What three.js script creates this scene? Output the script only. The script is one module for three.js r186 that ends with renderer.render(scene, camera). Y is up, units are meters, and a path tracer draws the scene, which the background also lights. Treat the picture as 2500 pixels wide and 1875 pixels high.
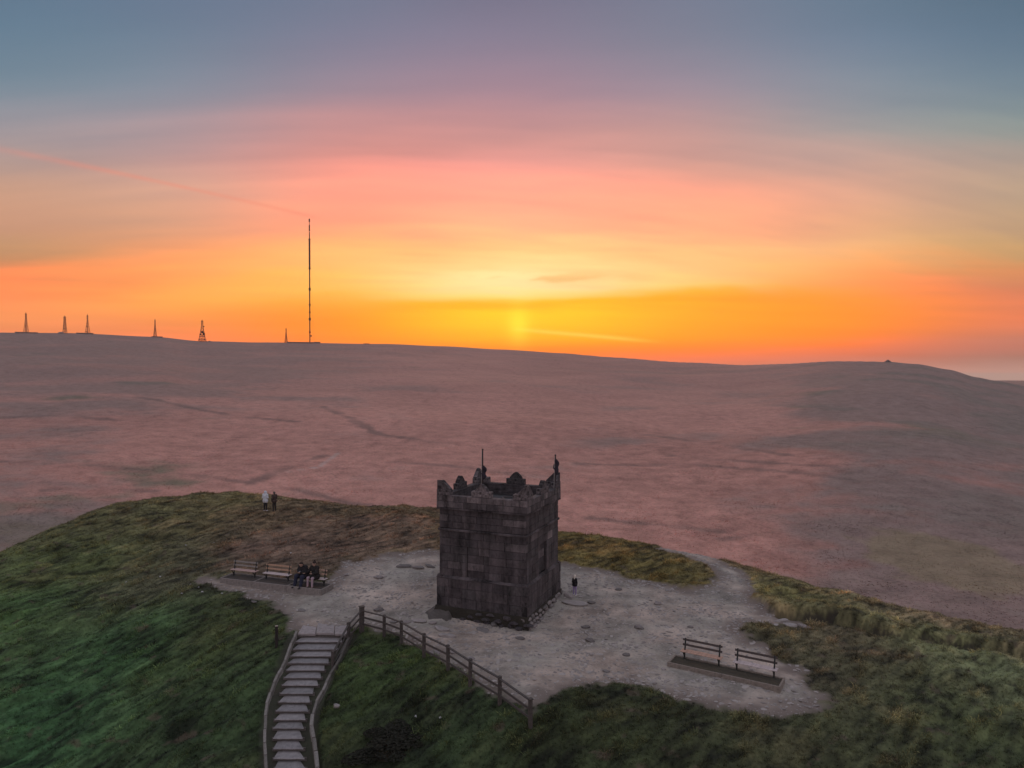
import * as THREE from 'three';
import { mergeGeometries } from 'three/addons/utils/BufferGeometryUtils.js';

// ------------------------------------------------------------------ camera, sky, sun, exposure
const F = 1734, HZ = 910, CX = 1250, CY = 937.5, EYE = 14.8;          // photograph: 2500 x 1875
const scene = new THREE.Scene();
const camera = new THREE.PerspectiveCamera(2 * Math.atan(CY / F) * 180 / Math.PI, 4 / 3, 0.5, 40000);
const PITCH = Math.atan((CY - HZ) / F);
camera.position.set(0, EYE, 0);
camera.rotation.x = -PITCH;
const renderer = new THREE.WebGLRenderer({ antialias: true });
renderer.toneMapping = THREE.LinearToneMapping;
renderer.toneMappingExposure = 1.2;
renderer.shadowMap.enabled = true;

// small tools
let seed = 20240611;
const rnd = () => { seed = (seed * 1664525 + 1013904223) >>> 0; return seed / 4294967296; };
const rr = (a, b) => a + (b - a) * rnd();
const clamp = (x, a = 0, b = 1) => x < a ? a : x > b ? b : x;
const mix = (a, b, t) => a + (b - a) * t;
const sstep = (a, b, x) => { const t = clamp((x - a) / (b - a)); return t * t * (3 - 2 * t); };
const lin = c => { c /= 255; return c <= 0.04045 ? c / 12.92 : Math.pow((c + 0.055) / 1.055, 2.4); };
const toS = c => { c = clamp(c); return 255 * (c <= 0.0031308 ? c * 12.92 : 1.055 * Math.pow(c, 1 / 2.4) - 0.055); };
const perm = new Uint8Array(512); { const p = [...Array(256).keys()]; for (let i = 255; i > 0; i--) { const j = Math.floor(rnd() * (i + 1)); [p[i], p[j]] = [p[j], p[i]]; } for (let i = 0; i < 512; i++) perm[i] = p[i & 255]; }
const GX = new Float32Array(256), GY = new Float32Array(256); for (let i = 0; i < 256; i++) { GX[i] = Math.cos(i * 2.39996); GY[i] = Math.sin(i * 2.39996); }
function noise(x, y) {                                               // gradient noise, about -0.7 .. 0.7
  const xi = Math.floor(x), yi = Math.floor(y), u = x - xi, v = y - yi, X = xi & 255, Y = yi & 255;
  const a = perm[X + perm[Y]], b = perm[X + 1 + perm[Y]], c = perm[X + perm[Y + 1]], d = perm[X + 1 + perm[Y + 1]];
  const su = u * u * u * (u * (u * 6 - 15) + 10), sv = v * v * v * (v * (v * 6 - 15) + 10);
  const p = GX[a] * u + GY[a] * v, q = GX[b] * (u - 1) + GY[b] * v, r = GX[c] * u + GY[c] * (v - 1), s = GX[d] * (u - 1) + GY[d] * (v - 1);
  return p + su * (q - p) + sv * (r + su * (s - r) - p - su * (q - p));
}
const fbm = (x, y, n = 4) => { let s = 0, a = 1; for (let i = 0; i < n; i++) { s += a * noise(x, y); x = x * 2.03 + 17.1; y = y * 2.03 + 5.7; a *= 0.5; } return s; };

// --- sky: colours of the air by azimuth (0 = straight ahead, degrees) and height; one texture for background and light
const SKYX = [0, 420, 830, 1250, 1670, 2080, 2500];
const SKYROWS = [
  [-260, '6a8299 6e8399 75829a 7a8299 75849b 6b8398 627c92'],
  [0, '68839a 70839b 7b839a 827f95 7f869b 6f8499 617a8f'],
  [110, '708a9e 7a8b9f 8b899e 968a9e 8d8d9f 7b8ca0 6b8397'],
  [220, '7f909e 8d93a1 a48f9c b08f9b a5939f 8f96a1 7a8d99'],
  [320, '9c959a ab9599 cc9390 d09692 c29894 a69c9a 8f9794'],
  [400, 'b2968c c29890 e59789 e89d90 d89d8e bf9c90 a8968a'],
  [480, 'c2967e d09d87 f39f84 f8a68a f2a486 d8a288 b89c82'],
  [545, 'c79476 dc9e7a fba67c fdb588 fbb083 e2a980 c09c78'],
  [605, 'c28f66 ed9f68 fdb871 fec983 fdc480 eab279 c99c69'],
  [650, 'e08b57 fba35b fdc06d fedb8f fdcb80 f2ac66 d88f59'],
  [690, 'fb8d4e fda851 fec361 fee99f fdd075 fba055 d98558'],
  [718, 'fc904d fdac4c fec055 fee379 feb940 fd9a43 df7f52'],
  [742, 'fb974f fcaa47 fdaf3a fec10a fdab12 fd962c e47f4e'],
  [770, 'f4964f f59a45 fda01f fed005 fdb203 fd9519 e87e4b'],
  [800, 'f08f52 f5904a fd9a17 fecb0a fdaa05 fd8f20 e17c50'],
  [828, 'f88c5c fa8a4e fd9127 feb606 fd9c10 fc8532 cb785c'],
  [850, 'f8885e fa8650 fc8838 fd941f fd8a2e ee7c48 c0755f'],
  [875, 'f2825e f48254 f58246 f68240 f27f4c d97b5d ae7a69'],
  [910, 'd88470 d88468 d88462 d8845e d6846a cc8c78 bd8f80'],
].map(([y, s]) => [y, s.split(' ').map(h => [0, 2, 4].map(k => lin(parseInt(h.slice(k, k + 2), 16)) * mix(0.76, 1, sstep(60, 520, y))))]);
const SKYAZ = SKYX.map(x => Math.atan((x - CX) / F));
function cub(a, b, c, d, t) { return b + 0.5 * t * (c - a + t * (2 * a - 5 * b + 4 * c - d + t * (3 * (b - c) + d - a))); }
function skyGrid(az, y, k) {
  let j = 0; while (j < SKYROWS.length - 2 && y > SKYROWS[j + 1][0]) j++;
  const v = clamp((y - SKYROWS[j][0]) / (SKYROWS[j + 1][0] - SKYROWS[j][0]));
  let i = 0; while (i < 5 && az > SKYAZ[i + 1]) i++;
  const u = clamp((az - SKYAZ[i]) / (SKYAZ[i + 1] - SKYAZ[i]));
  const row = r => { const R = SKYROWS[r][1]; return cub(R[Math.max(0, i - 1)][k], R[i][k], R[i + 1][k], R[Math.min(6, i + 2)][k], u); };
  return Math.max(0.001, cub(row(Math.max(0, j - 1)), row(j), row(j + 1), row(Math.min(SKYROWS.length - 1, j + 2)), v));
}
const SUN = { az: Math.atan((1266 - CX) / F), y: 795 };
function skyColour(az, el, out) {
  const c = Math.cos(Math.min(Math.abs(az), 0.9));
  let y = HZ - F * Math.tan(Math.min(el, 1.45)) / c;
  if (el <= 0) y = HZ;
  const az2 = clamp(az, SKYAZ[0], SKYAZ[6]);
  // wisps of thin cloud drift the bands up and down and vary them
  const w = fbm(az * 3.1 + 4 + y * 0.0016, y * 0.011 + az * 1.1, 4), w2 = fbm(az * 5 + 31, y * 0.05 - az * 2.2, 4);
  const Xs = CX + F * Math.tan(clamp(az, -1.2, 1.2)), ax = (Xs - 1250) * 0.28, rho = Math.hypot(ax, 1010 - y), th = Math.atan2(ax, 1010 - y), w3 = fbm(th * 1.6 + 3 + y * 0.002, rho * 0.008 + th * 1.3, 4), w4 = fbm(th * 3.4 + 13, rho * 0.03 + th * 3.5, 4);
  const yy = y + (w3 * 30 + w4 * 14) * sstep(780, 640, y) * sstep(120, 420, y) + w * 18 * sstep(910, 760, y) * sstep(0, 350, y) + w2 * 9 * sstep(915, 840, y) * sstep(420, 640, y);
  const wave = 1 + 0.10 * w2 * sstep(480, 720, y) + 0.03 * w + (0.07 * w3 + 0.06 * w4) * sstep(800, 620, y) * sstep(150, 420, y);
  for (let k = 0; k < 3; k++) { const v = skyGrid(az2, Math.max(-260, yy), k); out[k] = v * wave * (k === 0 ? 1 + 0.16 * sstep(0.6, 1, v) : 1) * (k === 2 ? 0.97 - 0.4 * sstep(0.08, 0, v) : 0.97); }
  // contrail at the left, lit rose, and a short bright one near the sun
  const X = CX + F * Math.tan(clamp(az, -1.3, 1.3));
  if (X < 800 && Math.abs(az) < 1) { const ly = 366 + 0.192 * X + 0.00003 * X * X, d = Math.abs(y - ly), wd = 3.5 + 4 * sstep(0, 500, 500 - X) , s = Math.exp(-(d * d) / (wd * wd)) * sstep(800, 750, X) * sstep(-350, 420, X) * 0.5 * (0.8 + 0.5 * noise(X * 0.012, 3)); out[0] = mix(out[0], 0.80, s); out[1] = mix(out[1], 0.22, s); out[2] = mix(out[2], 0.14, s); }
  if (X > 1230 && X < 1640) { const ly = 803 + (X - 1250) * 0.088, d = Math.abs(y - ly), s = Math.exp(-(d * d) / 14) * sstep(1230, 1330, X) * sstep(1640, 1480, X) * 0.5; out[0] = mix(out[0], 1.0, s); out[1] = mix(out[1], 0.78, s); out[2] = mix(out[2], 0.12, s); }
  // dim brown wisps above the sun
  { const m = Math.exp(-Math.pow((y - 682) / 15, 2)) * Math.exp(-Math.pow((X - 1330) / 260, 2)) * sstep(-0.05, 0.35, fbm(X * 0.006, y * 0.05 + X * 0.004, 3)) * 0.55; out[0] = mix(out[0], 0.84, m); out[1] = mix(out[1], 0.44, m); out[2] = mix(out[2], 0.13, m); }
  // sun glow behind the haze
  const dx = (X - 1266) / 26, dy = (y - SUN.y) / 44, gl = Math.abs(az) < 1 ? Math.exp(-dx * dx - dy * dy) * 0.7 : 0;
  out[0] += gl * 0.25; out[1] += gl * 0.26; out[2] += gl * 0.03;
  // the rest of the dome: unseen, brightened to fill the ground, paler towards the zenith and away from the sun
  const back = sstep(0.62, 1.9, Math.abs(az)), up = sstep(0.5, 1.2, el);
  const bk = [mix(0.42, 0.36, sstep(0, 0.7, el)), mix(0.35, 0.36, sstep(0, 0.7, el)), mix(0.36, 0.42, sstep(0, 0.7, el))];
  for (let k = 0; k < 3; k++) out[k] = mix(out[k], bk[k] * (1 + 0.05 * w), Math.max(back, up));
  if (el <= 0) { out[0] = 0.45; out[1] = 0.28; out[2] = 0.23; }
}
{
  const W = 3072, Hh = 1536, data = new Float32Array(W * Hh * 4), o = [0, 0, 0];
  for (let j = 0; j < Hh; j++) { const el = ((j + 0.5) / Hh - 0.5) * Math.PI;
    for (let i = 0; i < W; i++) {
      const th = ((i + 0.5) / W - 0.5) * 2 * Math.PI, x = Math.cos(th), z = Math.sin(th), az = Math.atan2(x, -z), q = (j * W + i) * 4;
      if (el > -0.02) skyColour(az, el, o); else { o[0] = 0.45; o[1] = 0.28; o[2] = 0.23; }
      data[q] = o[0]; data[q + 1] = o[1]; data[q + 2] = o[2]; data[q + 3] = 1;
    } }
  const t = new THREE.DataTexture(data, W, Hh, THREE.RGBAFormat, THREE.FloatType);
  t.mapping = THREE.EquirectangularReflectionMapping; t.magFilter = t.minFilter = THREE.LinearFilter; t.needsUpdate = true;
  scene.background = t; scene.environment = t;
}
const sunEl = Math.atan((HZ - SUN.y) / F);
const sun = new THREE.DirectionalLight(new THREE.Color(1.0, 0.62, 0.34), 0.4);
sun.position.set(Math.sin(SUN.az) * Math.cos(sunEl) * 400, Math.sin(sunEl) * 400, -Math.cos(SUN.az) * Math.cos(sunEl) * 400);
sun.castShadow = true; sun.shadow.radius = 16; sun.shadow.mapSize.set(2048, 2048);
Object.assign(sun.shadow.camera, { left: -90, right: 90, top: 60, bottom: -60, near: 1, far: 900 });
scene.add(sun);
scene.fog = new THREE.FogExp2(new THREE.Color(0.95, 0.80, 0.78), 0.00006);

// ------------------------------------------------------------------ layout: the ground
const CP = Math.cos(PITCH), SP = Math.sin(PITCH);
function ray(px, py) { const x = (px - CX) / F, y = (CY - py) / F; return [x, y * CP - SP, -(CP + y * SP)]; }     // unnormalised, from the eye
function atH(px, py, h) { const r = ray(px, py), t = (h - EYE) / r[1]; return [r[0] * t, h, r[2] * t]; }
function atD(px, py, D) { const r = ray(px, py), t = -D / r[2]; return [r[0] * t, EYE + r[1] * t, -D]; }

const CTRL = `776,1549,0 883,1540,0 1094,1637,0 1220,1720,-.05 1295,1777,-.2 1291,1545,0 1070,1500,.15 1371,1452,.45 1000,1420,.6 1400,1550,0 1600,1480,.25
1650,1612,0 1750,1640,0 1900,1680,-.05 1500,1650,0 1980,1720,-.25 1450,1700,-.1 1800,1735,-.2 700,1410,.65 560,1405,.7 800,1440,.55 600,1450,.35 480,1410,.6
660,1248,2.3 850,1300,1.5 600,1330,1.25 400,1280,1.7 650,1213,2.2 520,1209,2.4 396,1218,2.0 316,1232,1.43 226,1254,1.15 113,1300,.8 0,1362,.1 -150,1440,-1.2
800,1232,1.9 950,1242,1.7 1066,1248,1.55 1371,1305,1.15 1470,1317,1.15 1672,1350,.84 1763,1373,.65 1921,1418,.15 2147,1480,-.65 2316,1520,-1.03 2500,1548,-1.1 2650,1575,-1.5
1500,1380,.7 1700,1430,.35 1800,1400,.35 1900,1480,.1 2200,1530,-.5 2100,1600,-.25 2350,1600,-.6 2500,1620,-.7 2500,1700,-.85 2500,1875,-1.4 2200,1875,-1.1 2200,1720,-.55
1950,1875,-.95 1700,1875,-.9 1400,1875,-1.05 1350,1800,-.5 1250,1875,-1.25 1050,1875,-1.75 900,1875,-2.05 900,1700,-1.1 1000,1680,-.5 1000,1780,-1.2 1120,1760,-.6
724,1693,-1.36 705,1873,-2.72 600,1500,-.1 600,1600,-.8 600,1700,-1.55 600,1875,-2.9 450,1500,-.3 300,1400,.1 300,1500,-.7 300,1600,-1.7 300,1875,-3.9 0,1500,-1.1 0,1600,-1.9 0,1700,-2.8 0,1875,-4.4 150,1400,-.1`
  .split(/\s+/).map(s => s.split(',').map(Number)).map(([x, y, h]) => { const p = atH(x, y, h); return [p[0], p[2], h]; });
for (let k = 0; k < 24; k++) {                                        // the flanks
  const a = k / 24 * 2 * Math.PI, s = Math.sin(a), c = Math.cos(a);   // a = 0 straight back
  const front = sstep(0.2, -0.7, c);
  if (c < -0.1) CTRL.push([s * 74, -(48 + c * 72), mix(-17, -16, front)]);
  CTRL.push([s * 108, -(48 + c * 108), -30]);
}
for (const [px, py, h] of [[650, 1213, 2.2], [520, 1209, 2.4], [396, 1218, 2.0], [316, 1232, 1.43], [226, 1254, 1.15], [113, 1300, .8], [0, 1362, .1], [-150, 1440, -1.2], [800, 1232, 1.9], [950, 1242, 1.7], [1066, 1248, 1.55], [1371, 1305, 1.15], [1470, 1317, 1.15], [1672, 1350, .84], [1763, 1373, .65], [1921, 1418, .15], [2147, 1480, -.65], [2316, 1520, -1.03], [2500, 1548, -1.1], [2650, 1575, -1.5]]) {   // behind the rim the flank falls away
  const p = atH(px, py, h), r = ray(px, py), D = -p[2]; for (const [dd, dy] of [[9, 1.3], [21, 4.2]]) { const t = -(D + dd) / r[2]; CTRL.push([r[0] * t, r[2] * t, EYE + r[1] * t - dy]); } }
for (const [x, d, h] of [[0, 14, -6.2], [-20, 14, -8], [20, 14, -6.5], [40, 14, -7.5], [-40, 18, -9], [40, 27, -4.2], [-52, 40, -8.5]]) CTRL.push([x, -d, h]);
const rbf = (() => {                                                  // thin plate through the control points
  const n = CTRL.length, N = n + 3, A = [], U = r2 => r2 < 1e-9 ? 0 : 0.5 * r2 * Math.log(r2), S = 50;
  for (let i = 0; i < n; i++) { const row = new Float64Array(N + 1); for (let j = 0; j < n; j++) { const dx = (CTRL[i][0] - CTRL[j][0]) / S, dz = (CTRL[i][1] - CTRL[j][1]) / S; row[j] = U(dx * dx + dz * dz); }
    row[i] += 0.0006; row[n] = 1; row[n + 1] = CTRL[i][0] / S; row[n + 2] = CTRL[i][1] / S; row[N] = CTRL[i][2]; A.push(row); }
  for (let k = 0; k < 3; k++) { const row = new Float64Array(N + 1); for (let j = 0; j < n; j++) row[j] = k === 0 ? 1 : CTRL[j][k - 1] / S; A.push(row); }
  for (let i = 0; i < N; i++) { let p = i; for (let r = i; r < N; r++) if (Math.abs(A[r][i]) > Math.abs(A[p][i])) p = r; [A[i], A[p]] = [A[p], A[i]];
    for (let r = i + 1; r < N; r++) { const m = A[r][i] / A[i][i]; if (m) for (let c = i; c <= N; c++) A[r][c] -= m * A[i][c]; } }
  const w = new Float64Array(N); for (let i = N - 1; i >= 0; i--) { let s = A[i][N]; for (let c = i + 1; c < N; c++) s -= A[i][c] * w[c]; w[i] = s / A[i][i]; }
  return (x, z) => { let s = w[n] + w[n + 1] * x / S + w[n + 2] * z / S; for (let j = 0; j < n; j++) { const dx = (x - CTRL[j][0]) / S, dz = (z - CTRL[j][1]) / S, r2 = dx * dx + dz * dz; if (r2 > 1e-9) s += w[j] * 0.5 * r2 * Math.log(r2); } return s; };
})();

// the moor: skyline of the far ridge by azimuth
const SKYL = [[-900, 816], [0, 812], [170, 813], [385, 822], [486, 832], [633, 836], [780, 837], [938, 839], [1074, 845], [1220, 853], [1356, 861], [1492, 872], [1672, 885], [1808, 891], [1921, 888], [2034, 881.5], [2090, 881.5], [2167, 883], [2238, 888], [2317, 902], [2385, 921], [2430, 929], [2520, 944], [2900, 1000], [4200, 1040]];
function ridge(az) {
  if (Math.abs(az) > 1.2) return [1500, -70];
  const x = CX + F * Math.tan(az); let i = 0; while (i < SKYL.length - 2 && x > SKYL[i + 1][0]) i++;
  const t = clamp((x - SKYL[i][0]) / (SKYL[i + 1][0] - SKYL[i][0])), y = mix(SKYL[i][1], SKYL[i + 1][1], t * t * (3 - 2 * t) * 0.5 + t * 0.5);
  const R = mix(1850, 1250, sstep(1300, 2250, x)), edge = sstep(1.2, 0.95, Math.abs(az));
  return [R, mix(-70, EYE + (HZ - y) / F * R * Math.cos(az), edge)];
}
function moorH(x, z) {
  const r = Math.hypot(x, z), az = Math.atan2(x, -z), [R, hs] = ridge(az), t = clamp((r - 230) / (R - 230));
  let h = -44 + (hs + 44) * t * (0.74 + 0.26 * t);
  if (r > R) h -= (r - R) * 0.05 + Math.pow((r - R) / 300, 2) * 6;
  if (r > R) h = Math.max(h, -17 - 60 * sstep(0.9, 1.3, Math.abs(az)));
  const am = sstep(120, 420, r) * (1 - 0.7 * sstep(R - 350, R, r));
  h += am * (4.5 * fbm(x / 260 + 3, z / 260, 2) + 0.55 * fbm(x / 48, z / 48 + 9, 2)) + 0.25 * fbm(x / 9, z / 9, 2) * sstep(60, 150, r) * (1 - sstep(R - 300, R, r));
  return h;
}
const HILLC = [0, -48];
const STAIRN = 18, stairY = n => -0.17 * n;
const STEPPX = [[1549, 726.8, 846], [1566, 717, 836], [1584, 713, 825], [1600.6, 706, 814], [1617.5, 700, 804], [1635, 696, 794], [1653.6, 690.6, 786], [1672, 685.8, 778.6], [1692, 681, 766], [1713, 677, 759], [1735, 670.5, 755], [1756, 667, 748], [1776.6, 663.5, 744], [1802, 663, 741], [1827, 664, 743], [1851, 664, 746], [1875, 667, 748], [1899, 670, 752], [1923, 672, 755]];
const STEPS = STEPPX.map(([y, a, b], n) => [atH(a, y, stairY(n)), atH(b, y, stairY(n))]);   // front lips, world
function stairCarve(x, z) {                                           // [weight, height] of the sunk stair trough
  const d = -z; if (d > STEPS[0][0][2] * -1 + 0.3 || d < -STEPS[18][0][2] - 0.4) return null;
  let n = 0; while (n < 17 && d < -(STEPS[n + 1][0][2] + STEPS[n + 1][1][2]) / 2) n++;
  const za = -(STEPS[n][0][2] + STEPS[n][1][2]) / 2, zb = -(STEPS[n + 1][0][2] + STEPS[n + 1][1][2]) / 2, t = clamp((za - d) / (za - zb));
  const xl = mix(STEPS[n][0][0], STEPS[n + 1][0][0], t), xr = mix(STEPS[n][1][0], STEPS[n + 1][1][0], t);
  const out = Math.max(xl - 0.32 - x, x - xr - 0.42);
  return [sstep(0.45, 0.0, out), stairY(n + t) - 0.23];
}
const GULLY = [[1700, 1478], [1780, 1492], [1880, 1504], [2000, 1518], [2130, 1545], [2260, 1562], [2380, 1580], [2520, 1600]].map(p => { const q = atH(p[0], p[1], -0.1 - Math.max(0, p[0] - 1900) * 0.0009); return [q[0], q[2]]; });
function segD(x, z, L) { let best = 1e9, side = 1, tt = 0; for (let i = 0; i < L.length - 1; i++) { const [ax, az] = L[i], [bx, bz] = L[i + 1], vx = bx - ax, vz = bz - az, l2 = vx * vx + vz * vz, t = clamp(((x - ax) * vx + (z - az) * vz) / l2), dx = x - ax - vx * t, dz = z - az - vz * t, d = dx * dx + dz * dz; if (d < best) { best = d; side = Math.sign(vx * dz - vz * dx) || 1; tt = (i + t) / (L.length - 1); } } return [Math.sqrt(best), side, tt]; }
function baseH(x, z) {
  const d = Math.hypot(x - HILLC[0], z - HILLC[1]), w = sstep(72, 122, d);
  if (w >= 1) return moorH(x, z);
  return w <= 0 ? rbf(x, z) : mix(rbf(x, z), moorH(x, z), w);
}
function g0(px, py) { const r = ray(px, py); let t = 18; for (; t < 140; t += 0.4) if (EYE + r[1] * t < baseH(r[0] * t, r[2] * t)) break; let a = t - 0.4, b = t; for (let k = 0; k < 14; k++) { const m = (a + b) / 2; if (EYE + r[1] * m < baseH(r[0] * m, r[2] * m)) b = m; else a = m; } return [r[0] * b, EYE + r[1] * b, r[2] * b]; }
const poly = s => s.trim().split(/\s+/).map(q => q.split(',').map(v => Number(v) * 1.13019)).map(([x, y]) => { const p = g0(x, y); return [p[0], p[2]]; });
// worn gravel top, outline traced on the ground
const GRAVEL = poly(`428,1250 480,1252 560,1262 640,1268 708,1262 722,1238 748,1214 830,1199 945,1190 1080,1196 1213,1214 1300,1231 1400,1257 1478,1272 1530,1266 1550,1245 1525,1222 1480,1203 1420,1186 1480,1190 1560,1213 1612,1238 1636,1268 1628,1298 1660,1322 1725,1346 1700,1352 1625,1350 1590,1356 1606,1380 1665,1400 1700,1432 1745,1462 1788,1508 1768,1535 1650,1546 1550,1531 1470,1511 1400,1490 1330,1480 1235,1488 1190,1500 1168,1526 1146,1538 1078,1506 1015,1470 968,1438 915,1408 867,1380 830,1366 780,1356 742,1372 733,1392 640,1370 618,1342 592,1312 545,1292 500,1280 440,1264`);
const BROWN = poly(`470,1200 560,1150 700,1118 860,1122 945,1135 945,1195 830,1200 760,1210 720,1236 640,1262 560,1258 480,1248`);
function polyD(x, z, P) { let inside = false, best = 1e9; for (let i = 0, j = P.length - 1; i < P.length; j = i++) { const [ax, az] = P[i], [bx, bz] = P[j]; if ((az > z) !== (bz > z) && x < (bx - ax) * (z - az) / (bz - az) + ax) inside = !inside; const vx = bx - ax, vz = bz - az, t = clamp(((x - ax) * vx + (z - az) * vz) / (vx * vx + vz * vz)), dx = x - ax - vx * t, dz = z - az - vz * t, d = dx * dx + dz * dz; if (d < best) best = d; } return (inside ? -1 : 1) * Math.sqrt(best); }
// distance fields on a coarse lattice
const FX0 = -64, FX1 = 60, FZ0 = -88, FZ1 = -14, FN = 496, FM = 296;
const fieldOf = fn => { const a = new Float32Array((FN + 1) * (FM + 1)); for (let j = 0; j <= FM; j++) for (let i = 0; i <= FN; i++) a[j * (FN + 1) + i] = fn(FX0 + (FX1 - FX0) * i / FN, FZ0 + (FZ1 - FZ0) * j / FM);
  return (x, z) => { const u = clamp((x - FX0) / (FX1 - FX0) * FN, 0, FN - 0.001), v = clamp((z - FZ0) / (FZ1 - FZ0) * FM, 0, FM - 0.001), i = Math.floor(u), j = Math.floor(v), s = u - i, t = v - j, q = j * (FN + 1) + i; return mix(mix(a[q], a[q + 1], s), mix(a[q + FN + 1], a[q + FN + 2], s), t); }; };
const gravelD = fieldOf((x, z) => polyD(x, z, GRAVEL)), brownD = fieldOf((x, z) => polyD(x, z, BROWN)), gullyD = fieldOf((x, z) => { const [d, s] = segD(x, z, GULLY); return d * s; }), hillBase = fieldOf(baseH);
function gravelW(x, z) {                                              // 1 on bare gravel, 0 on turf, ragged edge
  const d = gravelD(x, z) + 0.75 * fbm(x * 0.55, z * 0.55, 3) + 0.25 * noise(x * 2.7, z * 2.7);
  let w = sstep(0.28, -0.32, d);
  const st = stairCarve(x, z); if (st && st[0] > 0.5) w = 0;
  return w;
}
const inField = (x, z) => x > FX0 && x < FX1 && z > FZ0 && z < FZ1;
const hagW = (x, z) => sstep(0.42, 0.6, fbm((x + z * 0.4) * 0.22 + 71, z * 0.75 + x * 0.2, 3)) * sstep(12, 16, x);   // small peat hags on the right flank
function groundH(x, z) {
  if (!inField(x, z)) return baseH(x, z);
  let h = hillBase(x, z);
  const edge = Math.min(x - FX0, FX1 - x, z - FZ0, FZ1 - z), e = sstep(0, 4, edge), gw = gravelW(x, z), gd = gravelD(x, z);
  // turf stands a little proud of the worn ground, with tussocks; the gravel is pitted
  const ts = 0.6 + 0.8 * sstep(0.3, 7, gd);
  const al = x * 0.8 - z * 0.6, ac = x * 0.6 + z * 0.8;
  const turf = 0.07 + ts * (0.24 * fbm(al * 0.32, ac * 0.95, 3) + 0.085 * fbm(x * 1.7, z * 2.3 + 5, 2) + 0.035 * noise(x * 5.3, z * 5.1)) + 0.28 * ts * fbm(x * 0.16, z * 0.2 + 8, 2);
  const bare = 0.05 * fbm(x * 0.5, z * 0.5, 3) + 0.016 * noise(x * 3.1, z * 3.3);
  h += e * mix(turf, bare, gw);
  const q = gullyD(x, z);   // eroded bank: far side steps up
  if (Math.abs(q) < 4) { const wob = q + 0.5 * fbm(x * 0.4, z * 0.4, 2); h += e * (1 - gw) * (-0.55 * Math.exp(-wob * wob / 0.3) + 0.5 * sstep(-0.05, -0.7, wob) * sstep(-3.6, -1.2, wob)); }
  if (x > 12) h -= e * (1 - gw) * 0.38 * hagW(x, z);
  const st = stairCarve(x, z); if (st) h = mix(h, Math.min(h, st[1]), st[0]);
  return h;
}
function G(px, py) { const r = ray(px, py); let t = 18; for (; t < 160; t += 0.3) if (EYE + r[1] * t < groundH(r[0] * t, r[2] * t)) break; let a = t - 0.3, b = t; for (let k = 0; k < 12; k++) { const m = (a + b) / 2; if (EYE + r[1] * m < groundH(r[0] * m, r[2] * m)) b = m; else a = m; } return new THREE.Vector3(r[0] * b, EYE + r[1] * b, r[2] * b); }

// turf and soil colours (base colours), by place
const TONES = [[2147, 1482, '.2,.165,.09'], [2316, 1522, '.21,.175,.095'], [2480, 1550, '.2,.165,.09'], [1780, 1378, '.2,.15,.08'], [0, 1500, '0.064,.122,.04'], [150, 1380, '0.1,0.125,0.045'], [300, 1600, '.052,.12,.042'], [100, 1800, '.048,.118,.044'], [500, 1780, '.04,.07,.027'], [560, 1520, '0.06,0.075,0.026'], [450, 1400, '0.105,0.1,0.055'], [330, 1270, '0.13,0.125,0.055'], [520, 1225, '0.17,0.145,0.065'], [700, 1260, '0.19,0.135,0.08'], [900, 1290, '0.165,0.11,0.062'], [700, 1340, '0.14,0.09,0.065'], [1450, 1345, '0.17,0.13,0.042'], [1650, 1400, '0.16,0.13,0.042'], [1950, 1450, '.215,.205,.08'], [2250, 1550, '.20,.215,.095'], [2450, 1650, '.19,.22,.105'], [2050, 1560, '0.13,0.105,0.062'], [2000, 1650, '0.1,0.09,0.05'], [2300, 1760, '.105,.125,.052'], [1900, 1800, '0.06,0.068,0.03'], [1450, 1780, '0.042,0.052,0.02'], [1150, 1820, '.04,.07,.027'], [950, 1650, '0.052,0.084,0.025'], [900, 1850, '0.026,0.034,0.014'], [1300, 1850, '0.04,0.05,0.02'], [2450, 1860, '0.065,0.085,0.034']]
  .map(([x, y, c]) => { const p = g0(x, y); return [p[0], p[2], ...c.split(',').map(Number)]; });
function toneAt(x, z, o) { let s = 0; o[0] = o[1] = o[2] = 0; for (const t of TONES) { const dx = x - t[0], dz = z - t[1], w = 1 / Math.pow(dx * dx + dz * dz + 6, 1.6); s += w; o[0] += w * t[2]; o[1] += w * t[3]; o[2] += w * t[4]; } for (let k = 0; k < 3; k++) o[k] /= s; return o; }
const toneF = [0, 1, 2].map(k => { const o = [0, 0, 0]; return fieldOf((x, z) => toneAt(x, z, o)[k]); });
function turfColour(x, z, o) {
  o[0] = toneF[0](x, z); o[1] = toneF[1](x, z); o[2] = toneF[2](x, z);
  const al = x * 0.8 - z * 0.6, ac = x * 0.6 + z * 0.8, a = fbm(x * 0.33, z * 0.42, 4), b = fbm(al * 0.7, ac * 2.4, 3), dry = sstep(0.05, 0.6, fbm(x * 0.22 + 40, z * 0.3, 4) + 0.25 * b), v = clamp(1.0 + 0.75 * a + 1.15 * b, 0.28, 2.4);
  o[0] = o[0] * v * (1 + 0.42 * dry); o[1] = o[1] * v * (1 + 0.22 * dry); o[2] = o[2] * v * (1 + 0.3 * dry);
  { const bw = sstep(1.2, -1.2, brownD(x, z) + 2.2 * fbm(x * 0.5 + 3, z * 0.6, 3)) * 0.62; o[0] = mix(o[0], 0.185 * v, bw); o[1] = mix(o[1], 0.122 * v, bw); o[2] = mix(o[2], 0.085 * v, bw); }   // trodden brown sward behind the benches
  const soil = sstep(0.34, 0.62, fbm(x * 0.8 + 11, z * 1.1, 3)) * 0.6;      // scraped soil showing through
  o[0] = mix(o[0], 0.13, soil); o[1] = mix(o[1], 0.095, soil); o[2] = mix(o[2], 0.07, soil);
  return o;
}
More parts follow.
